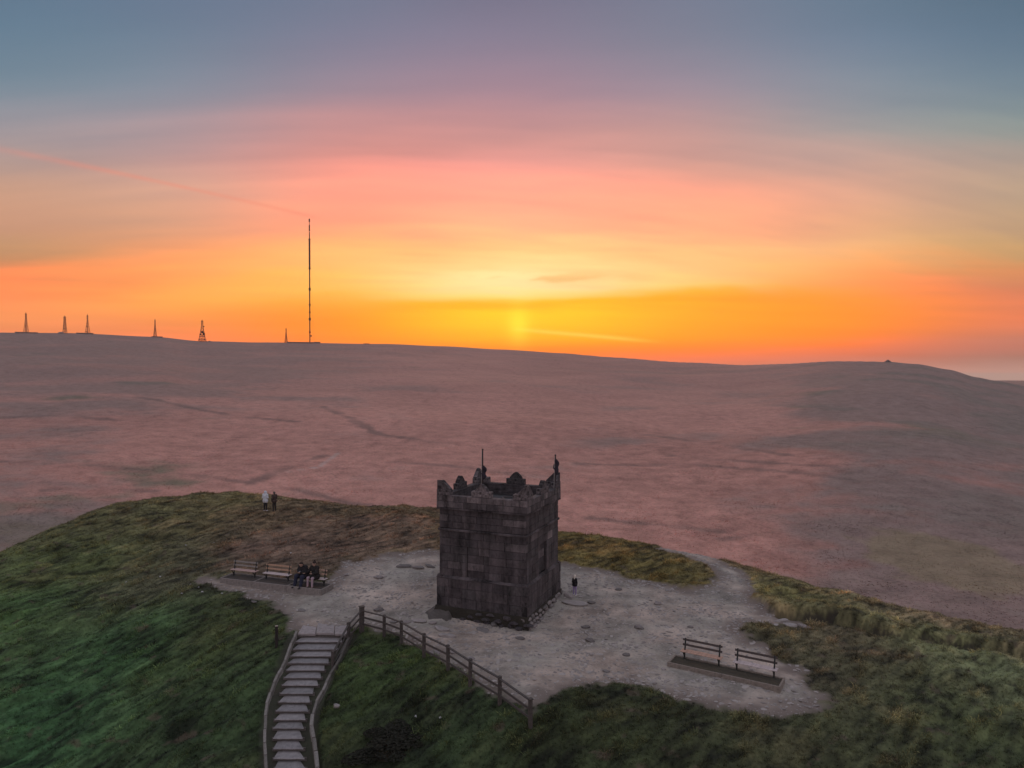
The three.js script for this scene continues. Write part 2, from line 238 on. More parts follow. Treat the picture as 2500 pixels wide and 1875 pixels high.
// moor grass, heather and tracks (base colours, distance haze mixed in)
// shares of dark heather with painted haze and of olive rush by place; the rest is bleached straw-coloured moor grass
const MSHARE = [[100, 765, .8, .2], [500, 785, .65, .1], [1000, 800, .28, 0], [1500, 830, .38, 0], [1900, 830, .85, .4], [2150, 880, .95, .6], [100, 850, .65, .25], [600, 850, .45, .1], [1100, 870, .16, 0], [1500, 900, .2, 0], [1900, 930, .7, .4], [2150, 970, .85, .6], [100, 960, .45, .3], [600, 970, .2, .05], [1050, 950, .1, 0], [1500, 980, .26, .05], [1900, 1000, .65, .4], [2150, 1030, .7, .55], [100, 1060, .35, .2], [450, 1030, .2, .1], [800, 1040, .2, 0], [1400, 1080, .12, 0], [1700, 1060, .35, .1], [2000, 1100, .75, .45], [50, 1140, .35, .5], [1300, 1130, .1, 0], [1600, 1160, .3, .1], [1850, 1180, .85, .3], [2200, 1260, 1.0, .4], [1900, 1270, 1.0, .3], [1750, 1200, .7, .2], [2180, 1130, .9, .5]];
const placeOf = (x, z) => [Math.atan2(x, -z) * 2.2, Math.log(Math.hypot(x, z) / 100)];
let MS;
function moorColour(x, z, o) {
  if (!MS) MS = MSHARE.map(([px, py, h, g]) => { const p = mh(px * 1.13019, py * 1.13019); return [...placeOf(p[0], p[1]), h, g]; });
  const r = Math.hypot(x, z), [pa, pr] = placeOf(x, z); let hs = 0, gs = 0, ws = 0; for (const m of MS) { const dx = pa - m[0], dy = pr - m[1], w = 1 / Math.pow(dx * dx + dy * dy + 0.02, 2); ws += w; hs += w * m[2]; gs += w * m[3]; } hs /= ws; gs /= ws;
  const a = fbm(x / 300 + 7, z / 300, 4), b = fbm(x / 70, z / 45 + 3, 4), c = fbm(x / 13, z / 11, 3), s = fbm(x / 130 + 4, z / 110 + 20, 5), e = noise(x / 3.1, z / 3.3);
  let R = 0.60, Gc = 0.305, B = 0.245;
  const v = 1 + 0.16 * a + 0.16 * b + 0.34 * c * sstep(1100, 200, r) + 0.28 * e * sstep(480, 130, r);
  R *= v; Gc *= v; B *= v;
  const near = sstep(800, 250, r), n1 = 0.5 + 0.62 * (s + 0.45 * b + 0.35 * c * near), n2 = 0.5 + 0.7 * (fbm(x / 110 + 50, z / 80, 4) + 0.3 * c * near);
  const olive = sstep(1.08 - gs - 0.16, 1.08 - gs + 0.16, n2), far = sstep(350, 1100, r), hsh = sstep(1.04 - hs - 0.22, 1.04 - hs + 0.22, n1), heathHaze = mix(hsh, mix(hs, hsh, 0.35), far) * 0.85;
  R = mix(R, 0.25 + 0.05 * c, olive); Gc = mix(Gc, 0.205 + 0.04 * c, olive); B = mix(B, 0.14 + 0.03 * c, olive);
  R = mix(R, 0.275 + 0.07 * c, heathHaze); Gc = mix(Gc, 0.215 + 0.055 * c, heathHaze); B = mix(B, 0.19 + 0.05 * c, heathHaze);  // grey of distance haze is put into the heather colour
  const pc = PALE, pd = Math.hypot((x - pc[0]) / 22, (z - pc[1]) / 34) + 0.35 * fbm(x / 14, z / 14, 3), pat = sstep(1.08, 0.85, pd) * 0.9;   // one round patch of pale grass
  R = mix(R, 0.33 + 0.09 * c, pat); Gc = mix(Gc, 0.255 + 0.07 * c, pat); B = mix(B, 0.165 + 0.05 * c, pat);
  { let gd = 1e9; for (const L of CLOUGH) { const q = segD(x, z, L); if (q[0] < gd) gd = q[0]; } const wd = 1.5 + r * 0.008, gw = sstep(1, 0.25, (gd + wd * 0.7 * fbm(x / 16, z / 16, 3)) / wd) * 0.6 * sstep(-0.5, 0.1, fbm(x / 40, z / 40 + 60, 2)); R = mix(R, 0.17, gw); Gc = mix(Gc, 0.125, gw); B = mix(B, 0.11, gw); }   // heathery cloughs
  const tr = segD(x, z, TRACK)[0], tw = sstep(2.2, 0.7, tr + 1.2 * Math.abs(noise(x / 12, z / 12))) * sstep(-0.1, 0.25, noise(x / 26, z / 26 + 8)) * 0.7; R = mix(R, 0.62, tw); Gc = mix(Gc, 0.5, tw); B = mix(B, 0.45, tw);
  o[0] = R; o[1] = Gc; o[2] = B; return o;
}
const mh = (px, py) => { const r = ray(px, py); let t = 130; for (; t < 2200; t *= 1.01) if (EYE + r[1] * t < moorH(r[0] * t, r[2] * t)) break; return [r[0] * t, r[2] * t]; };
const PALE = mh(2310, 1368);
const CLOUGH = ['0,1000 150,1003 300,1018 420,1030 540,1045', '540,1045 620,1010 700,985', '0,905 120,900 250,908', '310,860 400,880 520,900 640,912', '700,880 820,940 960,960', '1250,1003 1500,1005 1700,1020 1850,1042', '1450,985 1650,1000 1800,1008', '640,1060 760,1090 900,1100', '1400,940 1560,960 1700,985', '100,1062 220,1056 330,1062', '1280,1120 1420,1135 1560,1150', '1560,1165 1680,1150 1800,1120', '850,1000 1000,1010 1120,1030'].map(l => l.split(' ').map(q => q.split(',').map(v => v * 1.13019)).map(p => mh(...p)));
const TRACK = [[600, 1195], [640, 1178], [690, 1160], [740, 1148], [780, 1142], [850, 1090], [905, 1078]].map(p => mh(...p));

// ------------------------------------------------------------------ builders
const used = {};
function numbered(n) { if (!(n in used)) { used[n] = 0; return n; } used[n]++; return `${n}_${String(used[n]).padStart(3, '0')}`; }
function shade(o) { o.traverse(m => { if (m.isMesh) { m.castShadow = true; m.receiveShadow = true; } }); return o; }
function thing(name, label, category, pos = [0, 0, 0], turn = 0, group) { const o = new THREE.Group(); o.name = numbered(name); o.position.set(...pos); o.rotation.y = turn; o.userData = { label, category }; if (group) o.userData.group = group; scene.add(o); return o; }
function part(name, geo, m, parent) { const o = new THREE.Mesh(geo, m); o.name = name; o.castShadow = o.receiveShadow = true; parent.add(o); return o; }
function solo(name, geo, m, label, category, pos, group) { const o = new THREE.Mesh(geo, m); o.name = numbered(name); o.castShadow = o.receiveShadow = true; if (pos) o.position.set(...pos); o.userData = { label, category }; if (group) o.userData.group = group; scene.add(o); return o; }
function struct(name, geo, m) { const o = new THREE.Mesh(geo, m); o.name = name; o.castShadow = o.receiveShadow = true; o.userData = { kind: 'structure' }; scene.add(o); return o; }
function mat(r, g, b, rough = 0.9, extra = {}) { const m = new THREE.MeshStandardMaterial({ roughness: rough, ...extra }); m.color.setRGB(r, g, b); return m; }
const strip = g => { g = g.index ? g.toNonIndexed() : g; for (const k of Object.keys(g.attributes)) if (!['position', 'normal', 'uv'].includes(k)) g.deleteAttribute(k); return g; };
const merge = a => mergeGeometries(a.map(strip));
function box(w, h, d, x = 0, y = 0, z = 0, rx = 0, ry = 0, rz = 0) { const g = new THREE.BoxGeometry(w, h, d); g.applyMatrix4(new THREE.Matrix4().compose(new THREE.Vector3(x, y, z), new THREE.Quaternion().setFromEuler(new THREE.Euler(rx, ry, rz)), new THREE.Vector3(1, 1, 1))); return g; }
function chamfer(w, h, d, b = 0.012, jit = 0) {                        // box with bevelled edges, 44 triangles
  const P = [], I = [], hw = w / 2, hh = h / 2, hd = d / 2; b = Math.min(b, hw * 0.4, hh * 0.4, hd * 0.4);
  const j = () => jit ? rr(-jit, jit) : 0, id = {};
  for (const sx of [-1, 1]) for (const sy of [-1, 1]) for (const sz of [-1, 1]) { const jx = j(), jy = j(), jz = j(); for (let k = 0; k < 3; k++) { id[`${sx}${sy}${sz}${k}`] = P.length / 3; P.push(sx * (hw - (k === 0 ? 0 : b)) + jx, sy * (hh - (k === 1 ? 0 : b)) + jy, sz * (hd - (k === 2 ? 0 : b)) + jz); } }
  const v = (x, y, z, k) => id[`${x}${y}${z}${k}`], tri = (a, bb, c, flip) => flip ? I.push(a, c, bb) : I.push(a, bb, c), quad = (a, bb, c, e, flip) => { tri(a, bb, c, flip); tri(a, c, e, flip); };
  for (const s of [-1, 1]) { quad(v(s, -1, -1, 0), v(s, 1, -1, 0), v(s, 1, 1, 0), v(s, -1, 1, 0), s < 0); quad(v(-1, s, -1, 1), v(-1, s, 1, 1), v(1, s, 1, 1), v(1, s, -1, 1), s < 0); quad(v(-1, -1, s, 2), v(1, -1, s, 2), v(1, 1, s, 2), v(-1, 1, s, 2), s < 0); }
  for (const a of [-1, 1]) for (const c of [-1, 1]) { const fl = a * c < 0; quad(v(a, c, -1, 0), v(a, c, -1, 1), v(a, c, 1, 1), v(a, c, 1, 0), fl); quad(v(-1, a, c, 1), v(-1, a, c, 2), v(1, a, c, 2), v(1, a, c, 1), fl); quad(v(a, -1, c, 2), v(a, -1, c, 0), v(a, 1, c, 0), v(a, 1, c, 2), fl); }
  for (const a of [-1, 1]) for (const c of [-1, 1]) for (const e of [-1, 1]) tri(v(a, c, e, 0), v(a, c, e, 1), v(a, c, e, 2), a * c * e < 0);
  let g = new THREE.BufferGeometry(); g.setAttribute('position', new THREE.Float32BufferAttribute(P, 3)); g.setIndex(I); g = g.toNonIndexed(); g.computeVertexNormals();
  const p = g.attributes.position, nn = g.attributes.normal, uv = new Float32Array(p.count * 2);
  for (let i = 0; i < p.count; i++) { const ax = Math.abs(nn.getX(i)), ay = Math.abs(nn.getY(i)), az = Math.abs(nn.getZ(i)); uv[2 * i] = ax > ay && ax > az ? p.getZ(i) : p.getX(i); uv[2 * i + 1] = ay > ax && ay > az ? p.getZ(i) : p.getY(i); }
  g.setAttribute('uv', new THREE.BufferAttribute(uv, 2)); return g;
}
function bar(a, b, w, h) { const d = new THREE.Vector3().subVectors(b, a), L = d.length(), g = chamfer(w, h, L, Math.min(w, h) * 0.12), q = new THREE.Matrix4().lookAt(a, b, new THREE.Vector3(0, 1, 0)); q.setPosition((a.x + b.x) / 2, (a.y + b.y) / 2, (a.z + b.z) / 2); g.applyMatrix4(q); return g; }
function tube(a, b, r0, r1 = r0, n = 8) { const d = new THREE.Vector3().subVectors(b, a), g = new THREE.CylinderGeometry(r1, r0, d.length(), n, 1); const q = new THREE.Quaternion().setFromUnitVectors(new THREE.Vector3(0, 1, 0), d.clone().normalize()); g.applyMatrix4(new THREE.Matrix4().compose(a.clone().add(b).multiplyScalar(0.5), q, new THREE.Vector3(1, 1, 1))); return g; }
function rock(sx, sy, sz, k = 0, flat = 0.25, det = 1) {               // irregular stone
  const g = new THREE.IcosahedronGeometry(1, det), p = g.attributes.position, v = new THREE.Vector3(), cut = [];
  for (let i = 0; i < 5; i++) cut.push([new THREE.Vector3(Math.sin(k * 7.3 + i * 2.1), Math.cos(k * 3.1 + i * 1.7) * 0.7, Math.cos(k * 5.9 + i * 2.9)).normalize(), 0.62 + 0.25 * Math.abs(Math.sin(k * 11 + i * 4))]);
  for (let i = 0; i < p.count; i++) { v.fromBufferAttribute(p, i); for (const [n, d] of cut) { const e = v.dot(n) - d; if (e > 0) v.addScaledVector(n, -e); } const s = 1 + 0.16 * noise(v.x * 1.7 + k * 9.1, v.y * 1.7 + v.z * 1.3 + k); v.multiplyScalar(s); v.y = clamp(v.y, -1 + flat, 1 - flat); p.setXYZ(i, v.x * sx, v.y * sy, v.z * sz); }
  g.computeVertexNormals(); return g;
}
function texture(w, h, fn, srgb = true, wrap = true) { const d = new Uint8Array(w * h * 4), o = [0, 0, 0]; for (let j = 0; j < h; j++) for (let i = 0; i < w; i++) { fn(i / w, j / h, o, i, j); const q = (j * w + i) * 4; for (let k = 0; k < 3; k++) d[q + k] = srgb ? toS(o[k]) : clamp(o[k]) * 255; d[q + 3] = 255; }
  const t = new THREE.DataTexture(d, w, h); if (srgb) t.colorSpace = THREE.SRGBColorSpace; t.magFilter = THREE.LinearFilter; t.minFilter = THREE.LinearMipmapLinearFilter; t.generateMipmaps = true; if (wrap) t.wrapS = t.wrapT = THREE.RepeatWrapping; t.needsUpdate = true; return t; }
const tile = (u, v, f, ox, oy, n) => { const a = fbm(u * f + ox, v * f + oy, n), b = fbm((u - 1) * f + ox, v * f + oy, n), c = fbm(u * f + ox, (v - 1) * f + oy, n), d = fbm((u - 1) * f + ox, (v - 1) * f + oy, n); return mix(mix(a, b, u), mix(c, d, u), v); };

// ------------------------------------------------------------------ the hill
{
  const NX = 560, NZ = 340, P = new Float32Array((NX + 1) * (NZ + 1) * 3), UV = new Float32Array((NX + 1) * (NZ + 1) * 2), I = [];
  for (let j = 0; j <= NZ; j++) for (let i = 0; i <= NX; i++) { const x = FX0 + (FX1 - FX0) * i / NX, z = FZ0 + (FZ1 - FZ0) * j / NZ, q = j * (NX + 1) + i; P[3 * q] = x; P[3 * q + 1] = groundH(x, z); P[3 * q + 2] = z; UV[2 * q] = i / NX; UV[2 * q + 1] = j / NZ; }
  for (let j = 0; j < NZ; j++) for (let i = 0; i < NX; i++) { const q = j * (NX + 1) + i; I.push(q, q + NX + 1, q + 1, q + 1, q + NX + 1, q + NX + 2); }
  const g = new THREE.BufferGeometry(); g.setAttribute('position', new THREE.BufferAttribute(P, 3)); g.setAttribute('uv', new THREE.BufferAttribute(UV, 2)); g.setIndex(I); g.computeVertexNormals();
  const T = 2048, D = new Uint8Array(T * T * 4), B = new Uint8Array(T * T * 4), o = [0, 0, 0];
  for (let j = 0; j < T; j++) for (let i = 0; i < T; i++) {
    const x = FX0 + (FX1 - FX0) * (i + 0.5) / T, z = FZ0 + (FZ1 - FZ0) * (j + 0.5) / T, q = (j * T + i) * 4, gw = gravelW(x, z);
    const fine = noise(x * 7.1, z * 7.3), grit = noise(x * 13.7, z * 13.1);
    let bump = 0.5 + 0.25 * fine + 0.2 * grit;
    turfColour(x, z, o); const tf = 1 + 0.35 * fine + 0.25 * grit; for (let k = 0; k < 3; k++) o[k] *= tf;
    if (gw > 0) {
      const m = fbm(x * 0.28 + 60, z * 0.34, 4), pk = fbm(x * 0.9, z * 1.1 + 33, 3), st = sstep(0.22, 0.45, noise(x * 4.3, z * 4.9) + 0.3 * grit);
      const v = 0.97 + 0.46 * m + 0.42 * pk + 0.2 * fine + 0.16 * grit - 0.28 * st * sstep(-0.2, 0.3, pk);
      const wm = sstep(-0.35, 0.4, fbm(x * 0.21 + 15, z * 0.27 + 4, 3));
      const R = mix(0.37, 0.475, wm) * v, Gg = mix(0.335, 0.385, wm) * v, Bb = mix(0.29, 0.325, wm) * v;
      const edge = sstep(-0.1, -1.6, gravelD(x, z) + 0.9 * fbm(x * 0.8, z * 0.8, 2));     // trodden earth where turf gives way
      o[0] = mix(o[0], mix(0.22, R, edge), gw); o[1] = mix(o[1], mix(0.175, Gg, edge), gw); o[2] = mix(o[2], mix(0.15, Bb, edge), gw);
      bump = mix(bump, 0.5 + 0.2 * fine + 0.25 * grit + 0.2 * st, gw);
    }
    { const q = gullyD(x, z), wob = q + 0.5 * fbm(x * 0.4, z * 0.4, 2), pe = Math.max((1 - gw) * sstep(0.5, 0.2, Math.abs(wob + 0.12) + 0.2 * fine) * sstep(-0.35, 0.05, fbm(x * 0.3 + 9, z * 0.3, 2)), (1 - gw) * hagW(x, z)) * 0.85; if (pe > 0) { o[0] = mix(o[0], 0.042, pe); o[1] = mix(o[1], 0.034, pe); o[2] = mix(o[2], 0.026, pe); } }   // bare black peat in the eroded bank
    const sc = stairCarve(x, z); if (sc && sc[0] > 0) { const w = sc[0] * 0.8; o[0] = mix(o[0], 0.06, w); o[1] = mix(o[1], 0.055, w); o[2] = mix(o[2], 0.042, w); }
    D[q] = toS(o[0]); D[q + 1] = toS(o[1]); D[q + 2] = toS(o[2]); D[q + 3] = 255; const b = clamp(bump) * 255; B[q] = B[q + 1] = B[q + 2] = b; B[q + 3] = 255;
  }
  const mk = (d, s) => { const t = new THREE.DataTexture(d, T, T); if (s) t.colorSpace = THREE.SRGBColorSpace; t.magFilter = THREE.LinearFilter; t.minFilter = THREE.LinearMipmapLinearFilter; t.generateMipmaps = true; t.needsUpdate = true; return t; };
  struct('hill', g, new THREE.MeshStandardMaterial({ map: mk(D, true), bumpMap: mk(B, false), bumpScale: 0.05, roughness: 0.96 }));
}
// ------------------------------------------------------------------ the moor and the far plain
{
  const AZ = []; for (let i = 0; i <= 640; i++) AZ.push(-0.76 + 1.52 * i / 640); for (let i = 1; i < 110; i++) AZ.push(0.76 + (2 * Math.PI - 1.52) * i / 110); AZ.push(2 * Math.PI - 0.76);
  const NR = 430, NA = AZ.length, P = [], C = [], I = [], o = [0, 0, 0];
  for (let j = 0; j <= NR; j++) { const r = 24 * Math.pow(3600 / 24, j / NR);
    for (const a of AZ) { const x = Math.sin(a) * r, z = -Math.cos(a) * r; let y = baseH(x, z);
      if (inField(x, z)) y -= 1.4 * sstep(0, 5, Math.min(x - FX0, FX1 - x, z - FZ0, FZ1 - z)); else y -= 0.02;
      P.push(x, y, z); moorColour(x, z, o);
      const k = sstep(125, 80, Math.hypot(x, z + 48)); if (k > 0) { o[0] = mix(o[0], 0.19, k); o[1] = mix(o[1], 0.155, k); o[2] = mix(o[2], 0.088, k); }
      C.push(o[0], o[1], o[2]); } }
  for (let j = 0; j < NR; j++) for (let i = 0; i < NA - 1; i++) { const q = j * NA + i; I.push(q, q + 1, q + NA, q + 1, q + NA + 1, q + NA); }
  const g = new THREE.BufferGeometry(); g.setAttribute('position', new THREE.Float32BufferAttribute(P, 3)); g.setAttribute('color', new THREE.Float32BufferAttribute(C, 3)); g.setAttribute('uv', new THREE.Float32BufferAttribute(P.length ? Array.from({ length: P.length / 3 * 2 }, (_, i) => (i & 1 ? -P[(i >> 1) * 3 + 2] : P[(i >> 1) * 3]) / 90) : [], 2)); g.setIndex(I); g.computeVertexNormals();
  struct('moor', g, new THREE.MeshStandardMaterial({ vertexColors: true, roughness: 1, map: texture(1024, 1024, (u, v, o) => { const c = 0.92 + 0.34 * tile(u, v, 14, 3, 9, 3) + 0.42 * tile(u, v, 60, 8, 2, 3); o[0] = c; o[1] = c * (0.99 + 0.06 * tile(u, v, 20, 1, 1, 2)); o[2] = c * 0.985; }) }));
}
// ------------------------------------------------------------------ the tower
const V3 = (x, y, z) => new THREE.Vector3(x, y, z);
const stoneGrain = texture(512, 512, (u, v, o) => { const a = tile(u, v, 5, 3, 1, 4), b = tile(u, v, 28, 9, 4, 3), c = 0.78 + 0.34 * a + 0.30 * b; o[0] = c * 1.0; o[1] = c * 0.985; o[2] = c * 0.97; });
const stoneBump = texture(512, 512, (u, v, o) => { const c = 0.5 + 0.3 * tile(u, v, 7, 2, 8, 3) + 0.35 * tile(u, v, 40, 6, 3, 2); o[0] = o[1] = o[2] = c; }, false);
// soot, rain streaks and lichen on the walls: 6 m x 9 m of wall per tile
const wallTex = texture(1024, 1024, (u, v, o) => {
  const x = u * 6, y = v * 9, run = tile(u, v * 0.16 + 0.2, 16, 4, 7, 3), blot = tile(u, v, 6, 12, 2, 4), fine = tile(u, v, 48, 5, 5, 3), lich = sstep(0.28, 0.5, tile(u, v, 18, 22, 3, 3));
  let c = 0.74 + 0.75 * run + 0.95 * blot + 0.55 * fine; c = clamp(c, 0.15, 1.7) * 0.75;
  const s = sstep(0.13, 0.05, Math.abs(x - 1.66 + 0.05 * noise(y * 2, 3))) * sstep(2.4, 2.6, y) * sstep(4.05, 3.4, y + 0.3 * noise(x * 9, 1)) * (0.75 + 0.5 * fine);   // pale run below a blocked opening
  o[0] = c * mix(1.0, 0.98, lich) + 0.55 * s; o[1] = c * mix(0.95, 1.02, lich) + 0.53 * s; o[2] = c * mix(0.96, 0.9, lich) + 0.53 * s;
});
const wallBump = texture(1024, 1024, (u, v, o) => { const c = 0.5 + 0.4 * tile(u, v, 30, 6, 3, 4) + 0.15 * tile(u, v, 8, 3, 3, 2); o[0] = o[1] = o[2] = c; }, false);
const wm = (r, g, b) => mat(r, g, b, 0.93, { map: wallTex, bumpMap: wallBump, bumpScale: 0.02 });
const STONE = { dark: [wm(.112, .101, .107), wm(.12, .107, .113), wm(.13, .115, .12), wm(.145, .128, .132), wm(.12, .112, .115)], mid: [wm(.21, .188, .192), wm(.25, .222, .226), wm(.17, .153, .16)], pale: [wm(.42, .37, .365), wm(.34, .30, .30)] };
const loose = (r, g, b) => mat(r, g, b, 0.92, { map: stoneGrain, bumpMap: stoneBump, bumpScale: 0.015 });
const LOOSE = [loose(.42, .37, .36), loose(.35, .31, .305), loose(.47, .43, .42), loose(.29, .265, .26), loose(.22, .20, .195)];
const TW = { x: -0.70, z: -44.38, turn: -0.395, half: 2.95, body: 2.82 };
{
  const t = thing('stone_tower', 'square dark weathered stone tower with pointed battlements on the gravel hilltop', 'tower', [TW.x, 0, TW.z], TW.turn);
  const mortar = wm(.045, .041, .045), earth = mat(.055, .05, .04, 1, { map: stoneGrain, bumpMap: stoneBump, bumpScale: 0.05 });
  const B = TW.body, Hf = TW.half;
  part('core', merge([box(2 * (B - 0.2), 6.6, 2 * (B - 0.2), 0, 3.45, 0), box(2 * (Hf - 0.2), 2.1, 2 * (Hf - 0.2), 0, 1.55, 0)]), mortar, t);
  part('footing', (() => { const g = new THREE.BoxGeometry(2 * Hf + 0.1, 1.5, 2 * Hf + 0.1, 24, 6, 24), p = g.attributes.position; for (let i = 0; i < p.count; i++) { const x = p.getX(i), y = p.getY(i), z = p.getZ(i), s = 1 + 0.035 * fbm(x * 1.3 + y, z * 1.3 - y * 2, 3) + 0.03 * (0.75 - y) * 0.5; p.setXYZ(i, x * s, y, z * s); } g.translate(0, 0.02, 0); g.computeVertexNormals(); return g; })(), earth, t);
  // laid stones; the two faces seen are single stones, the two behind are joined
  const hidden = [];
  const rects = { 0: [[-0.95, 0.45, 2.6, 4.5, 0.05]], 1: [[-0.75, 0.62, 2.5, 4.25, 0.16]], 2: [], 3: [[-0.7, 0.7, 2.6, 4.3, 0.15]] };
  function lay(face, half, y0, courses, lenA, lenB, tone, name = 'stone_block', depth = 0.26, setback = true) {
    let y = y0;
    courses.forEach((ch, ci) => {
      let x = -half; const odd = (ci + face) % 2;
      while (x < half - 0.01) {
        let L = rr(lenA, lenB); if (x === -half) L = odd ? L * 0.62 : L; if (half - x - L < lenA * 0.45) L = half - x;
        if (setback) for (const [a, b, c, d] of rects[face]) if (y + ch / 2 > c && y + ch / 2 < d) for (const e of [a, b]) if (x < e - 0.05 && x + L > e - 0.25) L = e - x;
        const cx = x + L / 2, cy = y + ch / 2; let back = rr(-0.008, 0.012);
        if (setback) for (const [a, b, c, d, k] of rects[face]) if (cx > a && cx < b && cy > c && cy < d) back -= k;
        const g = chamfer(L - 0.014, ch - 0.014, depth, 0.014, 0.004), p = g.attributes.position, n = g.attributes.normal, uv = g.attributes.uv;
        for (let i = 0; i < p.count; i++) { const side = Math.abs(n.getX(i)) > 0.8; uv.setXY(i, (face * 1.37 + (side ? p.getZ(i) : 0) + p.getX(i) + cx + 2.85) / 6, (p.getY(i) + cy + (Math.abs(n.getY(i)) > 0.8 ? p.getZ(i) : 0)) / 9); }
        const a = face * Math.PI / 2, zz = half - depth / 2 + back;
        const m = new THREE.Matrix4().makeRotationY(a).multiply(new THREE.Matrix4().makeTranslation(cx, cy, zz));
        if (face < 2) { const b = part(name, g, tone(cx, cy, face), t); b.position.set(Math.cos(a) * cx + Math.sin(a) * zz, cy, -Math.sin(a) * cx + Math.cos(a) * zz); b.rotation.y = a; }
        else { g.applyMatrix4(m); hidden.push(g); }
        x += L;
      }
      y += ch;
    });
  }
  const pick = (a, b, c) => { const q = rnd(); const s = q < a ? STONE.dark : q < a + b ? STONE.mid : STONE.pale; return s[Math.floor(rnd() * s.length)]; };
  for (let f = 0; f < 4; f++) {
    lay(f, Hf, 0.74, [0.58, 0.6, 0.52], 0.75, 1.25, () => pick(1, 0, 0));
    lay(f, B, 2.54, [0.47, 0.45, 0.48, 0.46, 0.47, 0.46], 0.7, 1.25, () => pick(0.93, 0.06, 0.01));
    lay(f, B, 5.45, [0.4, 0.4, 0.4], 0.65, 1.1, () => pick(0.85, 0.13, 0.02));
    lay(f, Hf, 6.70, [0.37, 0.37], 0.55, 1.0, (x, y) => y > 7.0 ? pick(0.12, 0.7, 0.18) : pick(0.45, 0.5, 0.05), 'parapet_stone', 0.36, false);
  }
  part('masonry', mergeGeometries(hidden), STONE.dark[3], t).userData.kind = 'stuff';
  // string courses and the sloped top of the plinth
  const ring = (name, half, y, h, proj, m, slope = 0) => { const s = new THREE.Shape(); s.moveTo(0, 0); s.lineTo(proj, 0); s.lineTo(proj, h * (1 - slope)); s.lineTo(0.0, h); s.lineTo(-0.2, h); s.lineTo(-0.2, 0);
    const gs = []; for (let f = 0; f < 4; f++) { const g = new THREE.ExtrudeGeometry(s, { depth: 2 * (half + proj) - 0.002 * (f % 2), bevelEnabled: false }); g.rotateY(-Math.PI / 2); g.translate(half + proj - 0.001 * (f % 2), y, half); g.rotateY(f * Math.PI / 2); const uv = g.attributes.uv; for (let i = 0; i < uv.count; i++) uv.setXY(i, uv.getX(i) / 6, uv.getY(i) / 9 + 0.3); gs.push(g); } return part(name, merge(gs), m, t); };
  ring('plinth_course', B - 0.02, 2.44, 0.16, 0.165, STONE.dark[3], 0.75);
  ring('string_course', B, 5.30, 0.13, 0.075, STONE.dark[3], 0.4);
  ring('cornice', B, 6.60, 0.10, 0.135, STONE.dark[2], 0.05);
  // parapet inner wall, roof
  part('parapet_core', merge([0, 1, 2, 3].map(f => { const g = box(2 * Hf - 0.75, 0.80, 0.10, 0, 7.02, Hf - 0.42); g.rotateY(f * Math.PI / 2); return g; })), STONE.dark[2], t);
  const roof = part('roof', (() => { const g = new THREE.ConeGeometry((Hf - 0.45) * Math.SQRT2, 0.3, 4, 6); g.rotateY(Math.PI / 4); g.translate(0, 6.84, 0); return g; })(), mat(.05, .048, .05, 0.8, { bumpMap: stoneBump, bumpScale: 0.02 }), t);
  part('roof_ridge', merge([0, 1].map(k => { const g = box(0.08, 0.06, 2.5); g.rotateX(0.105); g.translate(0, 6.90, 1.4); g.rotateY(k * Math.PI / 2 + Math.PI / 4); return g; })), mat(.12, .11, .11, 0.7), roof);
  part('roof_hatch', chamfer(0.8, 0.1, 0.6, 0.02).translate(-0.6, 6.93, 1.1), mat(.16, .15, .15, 0.7), roof);
  // merlons: stepped blocks with rounded points mid side, fins rising to each corner
  const capShape = (w, h) => { const s = new THREE.Shape(); s.moveTo(-w / 2, 0); s.lineTo(-w * 0.49, h * 0.16); s.quadraticCurveTo(-w * 0.30, h * 0.66, -w * 0.10, h * 0.95); s.quadraticCurveTo(0, h * 1.06, w * 0.10, h * 0.95); s.quadraticCurveTo(w * 0.30, h * 0.66, w * 0.49, h * 0.16); s.lineTo(w / 2, 0); return s; };
  const finShape = (w, h) => { const s = new THREE.Shape(); s.moveTo(0, 0); s.lineTo(w, 0); s.lineTo(w * 0.97, h * 0.10); s.quadraticCurveTo(w * 0.55, h * 0.55, w * 0.14, h * 0.97); s.lineTo(0, h); return s; };
  const ext = (s, d) => { const g = new THREE.ExtrudeGeometry(s, { depth: d, bevelEnabled: true, bevelThickness: 0.02, bevelSize: 0.02, bevelSegments: 1, curveSegments: 6 }); const uv = g.attributes.uv; for (let i = 0; i < uv.count; i++) uv.setXY(i, uv.getX(i) / 6, uv.getY(i) / 9); return g; };
  for (let f = 0; f < 4; f++) {
    const R = new THREE.Matrix4().makeRotationY(f * Math.PI / 2);
    const mm = pick(0.35, 0.6, 0.05);
    const mer = part('merlon', chamfer(1.28, 0.36, 0.36, 0.02, 0.01).translate(0.05 * f, 7.44 + 0.18, Hf - 0.185).applyMatrix4(R), mm, t);
    part('merlon_cap', ext(capShape(0.80, 0.40), 0.24).translate(0.05 * f, 7.80, Hf - 0.30).applyMatrix4(R), mm, mer);
    // corner at the right hand end of this face
    const cm = pick(0.35, 0.6, 0.05);
    const blocks = [chamfer(0.92, 0.34, 0.36, 0.02, 0.008).translate(Hf - 0.462, 7.44 + 0.17, Hf - 0.185), chamfer(0.36, 0.335, 0.56, 0.02, 0.008).translate(Hf - 0.183, 7.44 + 0.1675, Hf - 0.65)];
    const cor = part('corner_merlon', merge(blocks).applyMatrix4(R), cm, t);
    const fa = ext(finShape(0.60, 0.54), 0.24); fa.rotateY(Math.PI); fa.translate(Hf - 0.03, 7.78, Hf - 0.05);
    const fb = ext(finShape(0.58, 0.52), 0.24); fb.rotateY(Math.PI / 2); fb.translate(Hf - 0.29, 7.78, Hf - 0.31);
    part('corner_fin', merge([fa, fb]).applyMatrix4(R), cm, cor);
  }
  // rough footing stones showing below the plinth
  const fr = [0, 1, 2, 3, 4, 5].map(k => rock(1, 1, 1, k + 1, 0.2, 1));
